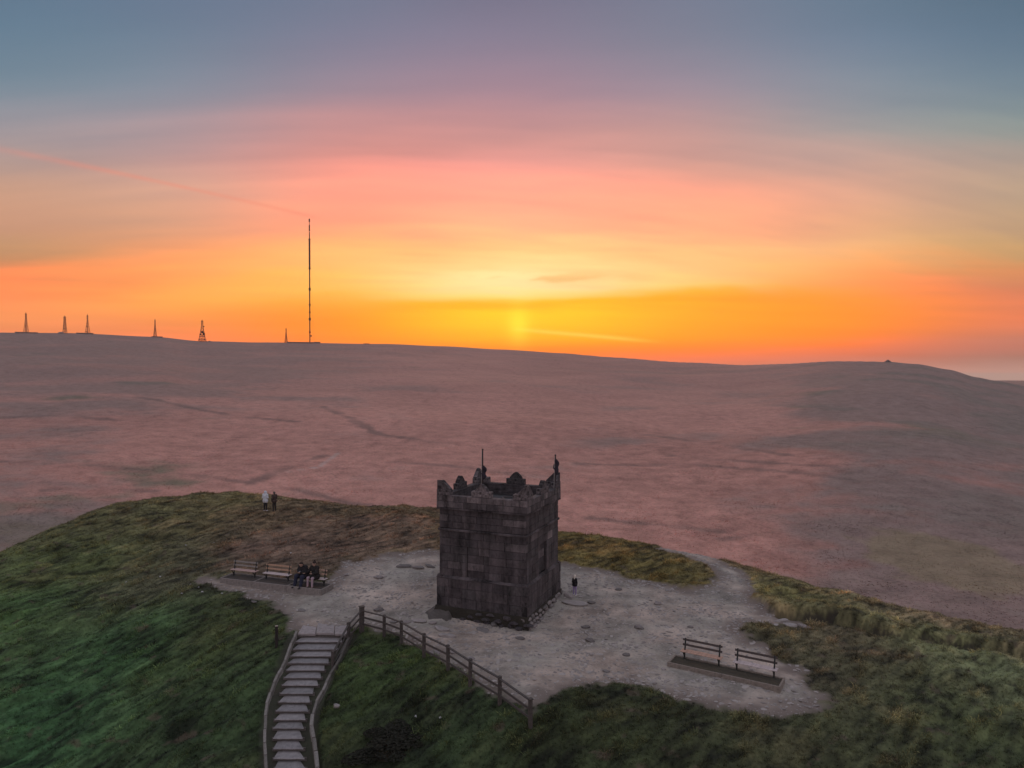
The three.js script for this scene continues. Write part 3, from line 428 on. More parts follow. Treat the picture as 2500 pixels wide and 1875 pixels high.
  for (let f = 0; f < 2; f++) for (let row = 0; row < 3; row++) { let x = -Hf + (f ? 0 : 1.6 + row * 0.5); while (x < Hf) { const w = rr(0.28, 0.75), h = rr(0.14, 0.22); const a = f * Math.PI / 2, zz = Hf + rr(-0.12, 0.04) + (2 - row) * 0.045, cx = x + w / 2;
    const q = part('footing_stone', fr[Math.floor(rnd() * 6)], f ? (rnd() < 0.5 ? LOOSE[1] : rnd() < 0.5 ? LOOSE[3] : LOOSE[4]) : (rnd() < 0.08 ? LOOSE[4] : STONE.dark[Math.floor(rnd() * 5)]), t); q.scale.set(w / 2 * 1.15, h * 0.78, 0.24); q.rotation.set(rr(-.1, .1), a + rr(-.15, .15), rr(-.08, .08)); q.position.set(Math.cos(a) * cx + Math.sin(a) * zz, 0.1 + row * 0.235 + rr(-.03, .03), -Math.sin(a) * cx + Math.cos(a) * zz); x += w + rr(0.0, 0.18) + (f ? 0 : rr(0, 0.4)); } }
  // earth and mortar haunch banked against the left corner
  const hn = new THREE.SphereGeometry(1, 24, 14, 0, Math.PI * 2, 0, Math.PI / 2), hp = hn.attributes.position; for (let i = 0; i < hp.count; i++) { const x = hp.getX(i), y = hp.getY(i), z = hp.getZ(i), s = 1 + 0.4 * fbm(x * 1.9 + 3, z * 1.9 + y, 4); const rs = Math.hypot(x, z); hp.setXYZ(i, x * 1.5 * s, Math.pow(Math.max(0, 1 - rs), 0.9) * 1.0 * s, z * 1.3 * s); } hn.computeVertexNormals(); hn.translate(-2.65, -0.12, 2.55);
  part('haunch', hn, mat(.15, .135, .125, 0.95, { map: stoneGrain, bumpMap: stoneBump, bumpScale: 0.06 }), t);
}
// flag poles on the tower, flags hanging furled
function pole(x, z, y0, y1, fy0, fy1, label) {
  const t = thing('flagpole', label, 'flagpole', [x, y0, z], 0, 'flagpoles on the tower');
  part('pole', tube(V3(0, 0, 0), V3(0.01, y1 - y0, 0), 0.055, 0.04), mat(.045, .035, .035, 0.7), t);
  part('finial', new THREE.SphereGeometry(0.06, 10, 8).translate(0.01, y1 - y0 + 0.03, 0), mat(.05, .04, .04, 0.6), t);
  const pts = [], n = 16, L = fy0 - fy1; for (let i = 0; i <= n; i++) { const s = i / n; pts.push(V3(0.06 * Math.sin(s * 9) + 0.09 * Math.sin(s * Math.PI), fy0 - y0 - s * L, 0.05 * Math.cos(s * 7))); }
  const c = new THREE.CatmullRomCurve3(pts), g = new THREE.TubeGeometry(c, 40, 0.11, 10), p = g.attributes.position; for (let i = 0; i < p.count; i++) { const s = Math.floor(i / 11) / 40, k = 0.25 + 1.0 * Math.sin(Math.PI * clamp(s * 0.85 + 0.1)) + 0.25 * noise(p.getX(i) * 14, p.getY(i) * 9), cc = c.getPoint(s); p.setXYZ(i, cc.x + (p.getX(i) - cc.x) * k * 1.25, p.getY(i), cc.z + (p.getZ(i) - cc.z) * k * 0.6); } g.computeVertexNormals();
  part('furled_flag', g, mat(.035, .028, .04, 0.95), t);
  part('halyard', tube(V3(-0.09, 0.4, 0.03), V3(-0.04, y1 - y0 - 0.05, 0.02), 0.012, 0.012, 5), mat(.5, .46, .44, 0.9), t);
  return t;
}
{ const a = atD(1178, 1098.7, 43.9), b = atD(1355.6, 1112.5, 45.2); pole(a[0], a[2], 6.8, a[1], 9.0, 8.25, 'taller pole with a small furled flag low down, behind the tower front battlement'); pole(b[0], b[2], 6.75, b[1], 9.25, 8.35, 'shorter pole with a dark furled flag at the right corner of the tower'); }
console.log('tower');

// ------------------------------------------------------------------ stairs
const concrete = loose(.46, .43, .43), darkWood = mat(.045, .038, .036, 0.9, { map: stoneGrain, bumpMap: stoneBump, bumpScale: 0.01 });
{
  const t = thing('stone_stairs', 'stone stairs curving down the grass slope below the hilltop gravel', 'stairs', [0, 0, 0]);
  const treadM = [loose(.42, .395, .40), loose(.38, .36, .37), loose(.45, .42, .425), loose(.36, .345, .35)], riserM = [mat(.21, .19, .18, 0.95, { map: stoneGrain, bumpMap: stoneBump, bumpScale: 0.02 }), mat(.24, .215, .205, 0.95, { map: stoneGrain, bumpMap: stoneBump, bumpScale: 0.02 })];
  for (let n = 0; n < 18; n++) {                                       // tread n+1 lies between lip n+1 (front) and lip n (back)
    const [fl, fr] = STEPS[n + 1], [bl, br] = STEPS[n], yT = stairY(n + 1), th = 0.16;
    const N = 8, P = [], I = []; const wob = n * 3.7;
    for (let i = 0; i <= N; i++) { const u = i / N, fx = mix(fl[0] + 0.05, fr[0] - 0.05, u), fz = mix(fl[2], fr[2], u) + 0.05 * noise(u * 5 + wob, 1) + 0.02 * Math.sin(u * 3), bx = mix(bl[0] + 0.25, br[0] - 0.3, u), bz = mix(bl[2], br[2], u) - 0.16, ey = 0.014 * noise(u * 6, wob) - 0.03 * Math.pow(Math.abs(u - 0.5) * 2, 4);
      P.push(fx, yT - 0.018 + ey, fz + 0.0, fx, yT + ey, fz - 0.03, bx, yT + 0.012 + ey, bz, fx, yT - 0.05, fz - 0.004, bx, yT - 0.05, bz); }
    for (let i = 0; i < N; i++) { const a = i * 5, b = a + 5; I.push(a, b, b + 1, a, b + 1, a + 1, a + 1, b + 1, b + 2, a + 1, b + 2, a + 2, a + 3, b + 3, b, a + 3, b, a); }
    I.push(0, 1, 2, 0, 2, 4, 0, 4, 3); const e = N * 5; I.push(e, e + 2, e + 1, e, e + 4, e + 2, e, e + 3, e + 4);
    let g = new THREE.BufferGeometry(); g.setAttribute('position', new THREE.Float32BufferAttribute(P, 3)); g.setIndex(I); g = g.toNonIndexed(); g.computeVertexNormals();
    const p = g.attributes.position, uv = []; for (let i = 0; i < p.count; i++) uv.push(p.getX(i) / 1.3 + n * 0.37, p.getZ(i) / 1.3); g.setAttribute('uv', new THREE.Float32BufferAttribute(uv, 2));
    const tr = part('tread', g, treadM[n % 4], t);
    const a = V3(fl[0] - 0.02, yT - th / 2 - 0.03, fl[2] - 0.12), b = V3(fr[0] + 0.02, yT - th / 2 - 0.03, fr[2] - 0.12);
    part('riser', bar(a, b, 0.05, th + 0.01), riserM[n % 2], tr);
  }
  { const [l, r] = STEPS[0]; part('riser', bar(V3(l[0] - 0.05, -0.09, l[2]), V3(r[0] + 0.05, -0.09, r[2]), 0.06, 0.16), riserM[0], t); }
  // edging stones
  const KL = [[724, 1543], [718, 1558], [711, 1572], [704, 1592], [697, 1614], [688, 1632], [679, 1648], [670, 1668], [661, 1692], [652, 1719], [648, 1750], [647, 1782], [646, 1815], [648, 1845], [650, 1878], [653, 1915]];
  const KR = [[858, 1545], [846, 1572], [834, 1600], [820, 1626], [806, 1648], [797, 1668], [788, 1688], [773, 1714], [764, 1744], [761, 1773], [766, 1803], [771, 1835], [775, 1875], [778, 1915]];
  const km = [loose(.31, .29, .27), loose(.25, .235, .215), loose(.35, .33, .31), loose(.17, .16, .145)];
  for (const K of [KL, KR]) { const pts = K.map(([x, y]) => { const n = 18 * clamp((y - 1549) / (1923 - 1549)); const q = atH(x, y, stairY(n) + 0.10); return V3(q[0], q[1], q[2]); });
    for (let i = 0; i < pts.length - 1; i++) { const a = pts[i], b = pts[i + 1], d = b.clone().sub(a).normalize().multiplyScalar(0.012); const k = part('kerb_stone', bar(a.clone().add(d).add(V3(rr(-.02, .02), -0.06, 0)), b.clone().sub(d).add(V3(rr(-.02, .02), -0.06, 0)), K === KR && i > 7 ? 0.17 : 0.13, 0.30), K === KR && i < 4 ? km[3] : km[i % 3], t); } }
  // landing flags
  const flags = [[[727, 1546], [770, 1547], [775, 1512], [748, 1514]], [[772, 1547], [815, 1548], [818, 1508], [778, 1512]], [[817, 1548], [846, 1549], [862, 1510], [821, 1508]], [[752, 1512], [800, 1509], [806, 1482], [786, 1486]], [[803, 1508], [862, 1507], [872, 1478], [845, 1474], [810, 1481]], [[812, 1479], [845, 1472], [860, 1466], [836, 1463]]];
  for (const fl of flags) { const w = fl.map(([x, y]) => atH(x, y, 0.09)), cx = w.reduce((s, q) => s + q[0], 0) / w.length, cz = w.reduce((s, q) => s + q[2], 0) / w.length, s = new THREE.Shape(); w.forEach((q, i) => { const X = mix(q[0], cx, 0.015), Y = -mix(q[2], cz, 0.015); i ? s.lineTo(X, Y) : s.moveTo(X, Y); });
    const g = new THREE.ExtrudeGeometry(s, { depth: 0.1, bevelEnabled: true, bevelSize: 0.012, bevelThickness: 0.012, bevelSegments: 1 }); g.rotateX(-Math.PI / 2); g.rotateZ(rr(-.004, .004)); g.translate(0, -0.01 + rr(-.01, .01), 0); part('landing_flagstone', g, [loose(.49, .44, .44), loose(.45, .41, .41), loose(.52, .46, .455)][Math.floor(rnd() * 3)], t); }
}
// ------------------------------------------------------------------ fence and single post
{
  const t = thing('wooden_fence', 'dark post and rail fence running from the stairs along the gravel edge', 'fence');
  const wood = mat(.11, .096, .09, 0.85, { map: stoneGrain, bumpMap: stoneBump, bumpScale: 0.01 });
  const rightPx = [[883, 1540], [938, 1554], [980, 1571], [1035, 1606], [1094, 1637], [1148, 1675], [1220, 1720], [1295, 1777]], leftPx = [[883, 1540], [851.3, 1575.5], [813.2, 1649]];
  const mk = (px, i) => { const p = G(...px); return p; };
  const R = rightPx.map(mk), L = leftPx.map(mk);
  const hts = [1.36, 1.24, 1.27, 1.3, 1.28, 1.3, 1.28, 1.22];
  R.forEach((p, i) => { const w = i === 0 ? 0.24 : 0.15, h = hts[i]; const q = part('post', chamfer(w, h + 0.5, w, 0.015, 0.004), wood, t); q.position.set(p.x, p.y + h / 2 - 0.25, p.z); q.rotation.set(rr(-.015, .015), 0.55, rr(-.02, .02)); if (i === 0 || i === 7) { const c = part('post_cap', chamfer(w + 0.05, 0.05, w + 0.05, 0.012), wood, q); c.position.y = (h + 0.5) / 2 + 0.02; } });
  L.slice(1).forEach((p, i) => { const h = 1.3; const q = part('post', chamfer(0.16, h + 0.5, 0.16, 0.015, 0.004), wood, t); q.position.set(p.x, p.y + h / 2 - 0.25, p.z); q.rotation.set(rr(-.015, .015), -0.35, rr(-.02, .02)); });
  const rails = (A, hs, off) => { for (let i = 0; i < A.length - 1; i++) for (let k = 0; k < 3; k++) { const dy = off[k]; part('rail', bar(A[i].clone().add(V3(0, dy + rr(-.015, .015), 0.05)), A[i + 1].clone().add(V3(0, dy + rr(-.015, .015), 0.05)), k === 2 ? 0.11 : 0.05, k === 2 ? 0.05 : 0.10), wood, t); } };
  rails(R, hts, [0.42, 0.80, 1.19]); rails(L, null, [0.48, 0.82, 1.18]);
}
{ const p = G(675.5, 1581), t = thing('wooden_post', 'single dark wooden post with a pale top standing in grass left of the stairs', 'post', [p.x, p.y, p.z], 0.2);
  part('shaft', chamfer(0.15, 1.55, 0.15, 0.015, 0.004).translate(0, 0.42, 0), darkWood, t); part('pale_top', chamfer(0.145, 0.02, 0.145, 0.006).translate(0, 1.205, 0), mat(.45, .38, .32, 0.9), t); }  // top slice coloured paler than the shaft
console.log('stairs');

// ------------------------------------------------------------------ benches and their plinths
const ironM = mat(.03, .034, .033, 0.6, { metalness: 0.3 });
const slatOld = mat(.64, .47, .44, 0.7, { map: stoneGrain }), slatWarm = mat(.70, .46, .36, 0.65, { map: stoneGrain }), slatGrey = mat(.76, .67, .68, 0.7, { map: stoneGrain }), railDark = mat(.10, .08, .075, 0.75, { map: stoneGrain }), railSunset = mat(.60, .38, .26, 0.6, { map: stoneGrain }), railGrey = mat(.36, .33, .31, 0.7, { map: stoneGrain });  // orange back rails of the left benches: sunset light put into the colour
function bench(pos, turn, label, group, seatM, railM) {                // local: x along, +z to the front, posts at z = 0
  const t = thing('park_bench', label, 'bench', pos, turn, group);
  for (let i = 0; i < 4; i++) part('seat_slat', chamfer(2.08, 0.038, 0.088, 0.008).translate(0, 0.47, 0.27 - i * 0.108 - (i > 1 ? 0.02 : 0)), seatM, t);
  for (const y of [0.74, 0.98]) { const g = chamfer(2.02, 0.105, 0.04, 0.008); g.rotateX(-0.2); g.translate(0, y, -0.015 - (y - 0.47) * 0.2 + 0.05); part('back_rail', g, railM, t); }
  for (const s of [-0.88, 0.88]) {
    part('post', bar(V3(s, -0.1, 0.16), V3(s, 1.06, -0.1), 0.065, 0.075), ironM, t);
    part('seat_bracket', merge([bar(V3(s, 0.425, 0.32), V3(s, 0.425, -0.12), 0.05, 0.05), bar(V3(s, 0.1, 0.09), V3(s, 0.40, 0.28), 0.04, 0.04)]), ironM, t);
  }
  return t;
}
function plinth(o, a, n, len, dep, y, drop, label, soilM, kerbM, divs = []) {   // o = back left corner (x, z), a along, n to the front
  const t = thing('bench_plinth', label, 'plinth', [o[0], y, o[1]], Math.atan2(-a[1], a[0]));
  const K = 0.09, hh = drop;                                          // local x along, local z to the front
  part('filling', (() => { const g = new THREE.BoxGeometry(len - 2 * K - 0.01, 0.3, dep - 2 * K - 0.01, 60, 1, 16), p = g.attributes.position; for (let i = 0; i < p.count; i++) if (p.getY(i) > 0) p.setY(i, p.getY(i) + 0.03 * fbm(p.getX(i) * 1.4, p.getZ(i) * 2, 3)); g.translate(len / 2, -0.2, dep / 2); g.computeVertexNormals(); return g; })(), soilM, t);
  const edge = (g, m) => part('edge_board', g, m, t);
  const n1 = Math.round(len / 2.7); for (let i = 0; i < n1; i++) { const L = len / n1; edge(chamfer(L - 0.012, hh, K, 0.012, 0.004).translate((i + 0.5) * L, -hh / 2 + 0.02, dep - K / 2), kerbM); edge(chamfer(L - 0.012, hh * 0.8, K, 0.012, 0.004).translate((i + 0.5) * L, -hh * 0.4 + 0.01, K / 2), kerbM); }
  edge(chamfer(K, hh, dep - 2 * K - 0.01, 0.012).translate(K / 2, -hh / 2 + 0.022, dep / 2), kerbM); edge(chamfer(K, hh, dep - 2 * K - 0.01, 0.012).translate(len - K / 2, -hh / 2 + 0.022, dep / 2), kerbM);
  for (const d of divs) edge(chamfer(0.07, 0.2, dep - 2 * K - 0.01, 0.012).translate(d, -0.09, dep / 2), kerbM);
  return t;
}
const soilR = mat(.085, .075, .055, 1, { map: stoneGrain, bumpMap: stoneBump, bumpScale: 0.04 }), soilL = mat(.08, .072, .066, 1, { map: stoneGrain, bumpMap: stoneBump, bumpScale: 0.04 }), edgeR = mat(.32, .275, .24, 0.9, { map: stoneGrain }), edgeL = mat(.33, .30, .285, 0.9, { map: stoneGrain });
let LB;                                                                 // frame of the left plinth, for the people on it
{
  const BL = atH(1648, 1601, 0.12), BR = atH(1917, 1659, 0.12), len = Math.hypot(BR[0] - BL[0], BR[2] - BL[2]), a = [(BR[0] - BL[0]) / len, (BR[2] - BL[2]) / len], n = [-a[1], a[0]];
  plinth([BL[0], BL[2]], a, n, len, 1.2, 0.19, 0.42, 'long low earth filled timber plinth under the two right hand benches', soilR, edgeR);
  const turn = Math.atan2(-a[1], a[0]);
  [[1.42, 'bench with warm orange seat slats on the right plinth, nearer the tower', slatWarm], [4.06, 'bench with pale grey seat slats at the far right end of the right plinth', slatGrey]].forEach(([s, l, m]) => bench([BL[0] + a[0] * s + n[0] * 0.02, 0.08, BL[2] + a[1] * s + n[1] * 0.02], turn, l, 'two benches on the right plinth', m, railDark));
  const FL = atH(536, 1413.8, 0.8), FR = atH(784.4, 1446, 0.72), l2 = Math.hypot(FR[0] - FL[0], FR[2] - FL[2]), b = [(FR[0] - FL[0]) / l2, (FR[2] - FL[2]) / l2], m2 = [-b[1], b[0]], o = [FL[0] - m2[0] * 1.4, FL[2] - m2[1] * 1.4];
  plinth(o, b, m2, l2, 1.4, 0.87, 0.55, 'long low concrete edged plinth under the three left hand benches', soilL, edgeL, [2.72, 5.4]);
  const tl = Math.atan2(-b[1], b[0]); LB = { o, a: b, n: m2, turn: tl, y: 0.80 };
  [[1.22, 'leftmost empty bench on the left plinth, grey back rails and pinkish seat', slatOld, railGrey], [3.92, 'middle bench on the left plinth, empty, back rails coloured orange as in sunset light', slatGrey, railSunset], [6.72, 'bench on the left plinth that two people are sitting on', slatGrey, slatWarm]].forEach(([s, l, m, r]) => bench([o[0] + b[0] * s + m2[0] * 0.3, 0.79, o[1] + b[1] * s + m2[1] * 0.3], tl, l, 'three benches on the left plinth', m, r));
}
console.log('benches');
// ------------------------------------------------------------------ people
function nets(sdf, lo, hi, c) {                                        // naive surface nets
  const n = [0, 1, 2].map(k => Math.ceil((hi[k] - lo[k]) / c) + 1), [nx, ny, nz] = n, v = new Float32Array(nx * ny * nz), id = new Int32Array(nx * ny * nz).fill(-1), P = [], I = [];
  const at = (i, j, k) => (k * ny + j) * nx + i;
  for (let k = 0; k < nz; k++) for (let j = 0; j < ny; j++) for (let i = 0; i < nx; i++) v[at(i, j, k)] = sdf(lo[0] + i * c, lo[1] + j * c, lo[2] + k * c);
  for (let k = 0; k < nz - 1; k++) for (let j = 0; j < ny - 1; j++) for (let i = 0; i < nx - 1; i++) {
    let sx = 0, sy = 0, sz = 0, m = 0; const V = (a, b, d) => v[at(i + a, j + b, k + d)];
    for (let e = 0; e < 12; e++) { const ax = e >> 2, u = e & 1, w = (e >> 1) & 1, A = ax === 0 ? [0, u, w] : ax === 1 ? [u, 0, w] : [u, w, 0], Bq = A.slice(); Bq[ax] = 1; const p = V(...A), q = V(...Bq); if ((p < 0) !== (q < 0)) { const t = p / (p - q); sx += mix(A[0], Bq[0], t); sy += mix(A[1], Bq[1], t); sz += mix(A[2], Bq[2], t); m++; } }
    if (m) { id[at(i, j, k)] = P.length / 3; P.push(lo[0] + (i + sx / m) * c, lo[1] + (j + sy / m) * c, lo[2] + (k + sz / m) * c); }
  }
  for (let k = 1; k < nz - 1; k++) for (let j = 1; j < ny - 1; j++) for (let i = 1; i < nx - 1; i++) { const a = v[at(i, j, k)] < 0;
    const quad = (p, q, r, s, f) => f ? I.push(p, q, r, p, r, s) : I.push(p, r, q, p, s, r);
    if (a !== v[at(i + 1, j, k)] < 0) quad(id[at(i, j - 1, k - 1)], id[at(i, j, k - 1)], id[at(i, j, k)], id[at(i, j - 1, k)], a);
    if (a !== v[at(i, j + 1, k)] < 0) quad(id[at(i - 1, j, k - 1)], id[at(i - 1, j, k)], id[at(i, j, k)], id[at(i, j, k - 1)], a);
    if (a !== v[at(i, j, k + 1)] < 0) quad(id[at(i - 1, j - 1, k)], id[at(i, j - 1, k)], id[at(i, j, k)], id[at(i - 1, j, k)], a); }
  const g = new THREE.BufferGeometry(); g.setAttribute('position', new THREE.Float32BufferAttribute(P, 3)); g.setIndex(I); g.computeVertexNormals(); return g;
}
const bone = (a, b, ra, rb) => ({ a, b, ra, rb });
function field(bones, k) { return (x, y, z) => { let d = 1e3; for (const q of bones) { const { a, b } = q, vx = b[0] - a[0], vy = b[1] - a[1], vz = b[2] - a[2], wx = x - a[0], wy = y - a[1], wz = z - a[2], t = clamp((wx * vx + wy * vy + wz * vz) / (vx * vx + vy * vy + vz * vz + 1e-9)), dx = wx - vx * t, dy = wy - vy * t, dz = wz - vz * t, e = Math.sqrt(dx * dx + dy * dy + dz * dz) - mix(q.ra, q.rb, t), h = clamp(0.5 + 0.5 * (d - e) / k); d = mix(d, e, h) - k * h * (1 - h); } return d; }; }
function flesh(bones, k, c) { const lo = [1e9, 1e9, 1e9], hi = [-1e9, -1e9, -1e9]; for (const q of bones) for (const [p, r] of [[q.a, q.ra], [q.b, q.rb]]) for (let i = 0; i < 3; i++) { lo[i] = Math.min(lo[i], p[i] - r - 3 * c - k * 0.3); hi[i] = Math.max(hi[i], p[i] + r + 3 * c + k * 0.3); } return nets(field(bones, k), lo, hi, c); }
function headGeo(at, look, tilt, s) {                                  // skull, jaw, nose, ears, lips; local +z is the face
  const B = [bone([0, .03, -.015], [0, .045, .005], .088, .088), bone([0, -.02, .03], [0, -.075, .055], .068, .038), bone([0, .01, .085], [0, -.022, .108], .012, .015), bone([-.03, .035, .085], [.03, .035, .085], .018, .018), bone([-.018, -.052, .088], [.018, -.052, .088], .009, .009), bone([-.082, .01, 0], [-.09, -.012, -.006], .014, .01), bone([.082, .01, 0], [.09, -.012, -.006], .014, .01), bone([0, -.06, -.01], [0, -.14, -.02], .052, .056)];
  const g = flesh(B, 0.022, 0.0075); g.scale(s, s, s); g.rotateX(tilt); g.rotateY(look); g.translate(...at); return g;
}
function handGeo(at, dir, palm, side, curl, s) {                       // palm with five fingers; dir = fingers, palm = facing
  const B = [bone([-.022, .02, 0], [-.026, .085, 0], .016, .015), bone([0, .015, 0], [0, .09, 0], .017, .015), bone([.02, .02, 0], [.026, .083, 0], .016, .013)];
  [[-.03, .09, .036, .028], [-.01, .096, .042, .032], [.011, .094, .039, .030], [.03, .084, .031, .024]].forEach(([x, y, l1, l2], i) => { const c1 = curl * (0.8 + 0.1 * i), p = [x, y, 0], q = [x * 1.08, y + l1 * Math.cos(c1), l1 * Math.sin(c1)], r = [x * 1.1, q[1] + l2 * Math.cos(c1 * 2), q[2] + l2 * Math.sin(c1 * 2)]; B.push(bone(p, q, .0092, .0085), bone(q, r, .0085, .007)); });
  B.push(bone([-.025 , .03, .004], [-.055, .06, .016], .014, .0105), bone([-.055, .06, .016], [-.058, .088, .03], .0105, .008));
  const g = flesh(B, 0.008, 0.0042); g.scale(side * s, s, s); if (side < 0) { const ix = g.index.array; for (let i = 0; i < ix.length; i += 3) { const t = ix[i]; ix[i] = ix[i + 1]; ix[i + 1] = t; } }
  const y = V3(...dir).normalize(), z = V3(...palm).addScaledVector(y, -V3(...palm).dot(y)).normalize(), x = new THREE.Vector3().crossVectors(y, z); g.applyMatrix4(new THREE.Matrix4().makeBasis(x, y, z).setPosition(...at)); g.computeVertexNormals(); return g;
}
const skin = mat(.42, .27, .21, 0.7);
// J: joints for a figure 1.75 m tall, facing +z.  arms / legs as [left, right]
function person(pos, turn, label, J, s, wear, group) {
  const t = thing('person', label, 'person', pos, turn, group), S = a => a.map(v => v * s), b = (p, q, r0, r1) => bone(S(p), S(q), r0 * s, r1 * s), sub = (p, q) => [p[0] - q[0], p[1] - q[1], p[2] - q[2]];
  const M = (p, q, u) => p.map((v, i) => mix(v, q[i], u));
  const limbs = [0, 1].flatMap(i => [b(J.hip[i], J.knee[i], .082, .055), b(J.knee[i], J.ankle[i], .052, .036), b(J.ankle[i], J.toe[i], .034, .03), b(J.shoulder[i], J.elbow[i], .048, .038), b(J.elbow[i], J.wrist[i], .037, .026)]);
  const trunk = [b(J.hip[0], J.hip[1], .10, .10), b(J.pelvis, J.chest, .118, .13), b(J.shoulder[0], J.shoulder[1], .065, .065), b(J.chest, J.neck, .11, .05), b(J.neck, J.head, .05, .05)];
  const body = mergeGeometries([flesh([...limbs, ...trunk], 0.05 * s, 0.017), headGeo(S(J.head), J.look || 0, J.tilt || 0, s), ...[0, 1].map(i => { const d = sub(J.wrist[i], J.elbow[i]); return handGeo(S(J.wrist[i]), J.hand ? J.hand[i] : d, J.palm[i], i ? -1 : 1, J.curl ?? 0.5, s); })]);
  part('body', body, skin, t);
  const w = wear, up = w.puff || 1;
  const coat = [b(J.pelvis, J.chest, .15 * up, .155 * up), b(J.chest, J.neck, .14 * up, .075), b(J.shoulder[0], J.shoulder[1], .085, .085), ...[0, 1].flatMap(i => [b(J.shoulder[i], J.elbow[i], .07 * up, .058 * up), b(J.elbow[i], M(J.elbow[i], J.wrist[i], .94), .056 * up, .042 * up)])];
  coat.push(b(J.hip[0], J.hip[1], .125 * up, .125 * up)); if (w.long) for (const i of [0, 1]) coat.push(b(J.hip[i], M(J.hip[i], J.knee[i], w.long), .125 * up, .12 * up));
  if (w.hoodUp) coat.push(b(J.neck, J.head, .10, .118), b(J.head, [J.head[0], J.head[1] + .045, J.head[2] - .02], .122, .108));
  part(w.hoodUp ? 'hooded_coat' : 'coat', flesh(coat, 0.05 * s, 0.016), w.coat, t);
  const tr = [0, 1].flatMap(i => [b(J.hip[i], J.knee[i], .10 * (w.wide || 1), .072 * (w.wide || 1)), b(J.knee[i], M(J.knee[i], J.ankle[i], .96), .07 * (w.wide || 1), .052 * (w.wide || 1))]); tr.push(b(J.hip[0], J.hip[1], .11, .11));
  part('trousers', flesh(tr, 0.03 * s, 0.015), w.trousers, t);
  for (const i of [0, 1]) part('shoe', flesh([b([J.ankle[i][0], J.ankle[i][1] - .02, J.ankle[i][2] - .02], J.toe[i], .048, .04), b([J.ankle[i][0], .035 + (J.ankle[i][1] - .08), J.ankle[i][2] - .03], [J.toe[i][0], J.toe[i][1], J.toe[i][2]], .036, .038)], 0.02 * s, 0.01), w.shoes, t);
  if (w.hair) { const h = J.head, ty = Math.sin(J.tilt || 0), H = [b([h[0], h[1] + .045, h[2] - .03 + ty * .03], [h[0], h[1] + .06, h[2] + .01 + ty * .03], .096, .088), b([h[0], h[1] + .02, h[2] - .055], [h[0], h[1] - .05, h[2] - .06], .075, .05)]; if (w.bun) H.push(b([h[0], h[1] + .15, h[2] - .03], [h[0], h[1] + .185, h[2] - .03], .05, .045)); if (w.longHair) H.push(b([h[0], h[1], h[2] - .06], [h[0], h[1] - .24, h[2] - .09], .085, .06)); part(w.hatName || 'hair', flesh(H, 0.03 * s, 0.012), w.hair, t); }
  if (w.collar) part('scarf', flesh([b([J.neck[0] - .06, J.neck[1], J.neck[2] + .03], [J.neck[0] + .06, J.neck[1], J.neck[2] + .03], .07, .07)], 0.02, 0.014), w.collar, t);
  return t;
}
const cloth = (r, g, b) => mat(r, g, b, 0.95);
const stand = o => ({ pelvis: [0, .98, 0], hip: [[-.09, .93, 0], [.09, .93, 0]], knee: [[-.10, .50, .01], [.10, .50, .02]], ankle: [[-.11, .08, -.02], [.11, .08, -.01]], toe: [[-.13, .03, .14], [.13, .03, .15]], chest: [0, 1.29, .0], neck: [0, 1.48, .0], head: [0, 1.615, .025], shoulder: [[-.185, 1.42, 0], [.185, 1.42, 0]], elbow: [[-.25, 1.15, -.03], [.25, 1.15, -.03]], wrist: [[-.22, .93, .08], [.22, .93, .08]], palm: [[1, 0, 0], [-1, 0, 0]], ...o });
const sit = o => ({ pelvis: [0, .58, .02], hip: [[-.10, .56, .05], [.10, .56, .05]], knee: [[-.15, .55, .50], [.15, .55, .50]], ankle: [[-.16, .09, .52], [.16, .09, .52]], toe: [[-.18, .035, .68], [.18, .035, .68]], chest: [0, .92, .12], neck: [0, 1.11, .18], head: [0, 1.235, .25], shoulder: [[-.185, 1.05, .15], [.185, 1.05, .15]], elbow: [[-.25, .82, .28], [.25, .82, .28]], wrist: [[-.08, .78, .47], [.08, .78, .47]], palm: [[0, 1, 0], [0, 1, 0]], ...o });
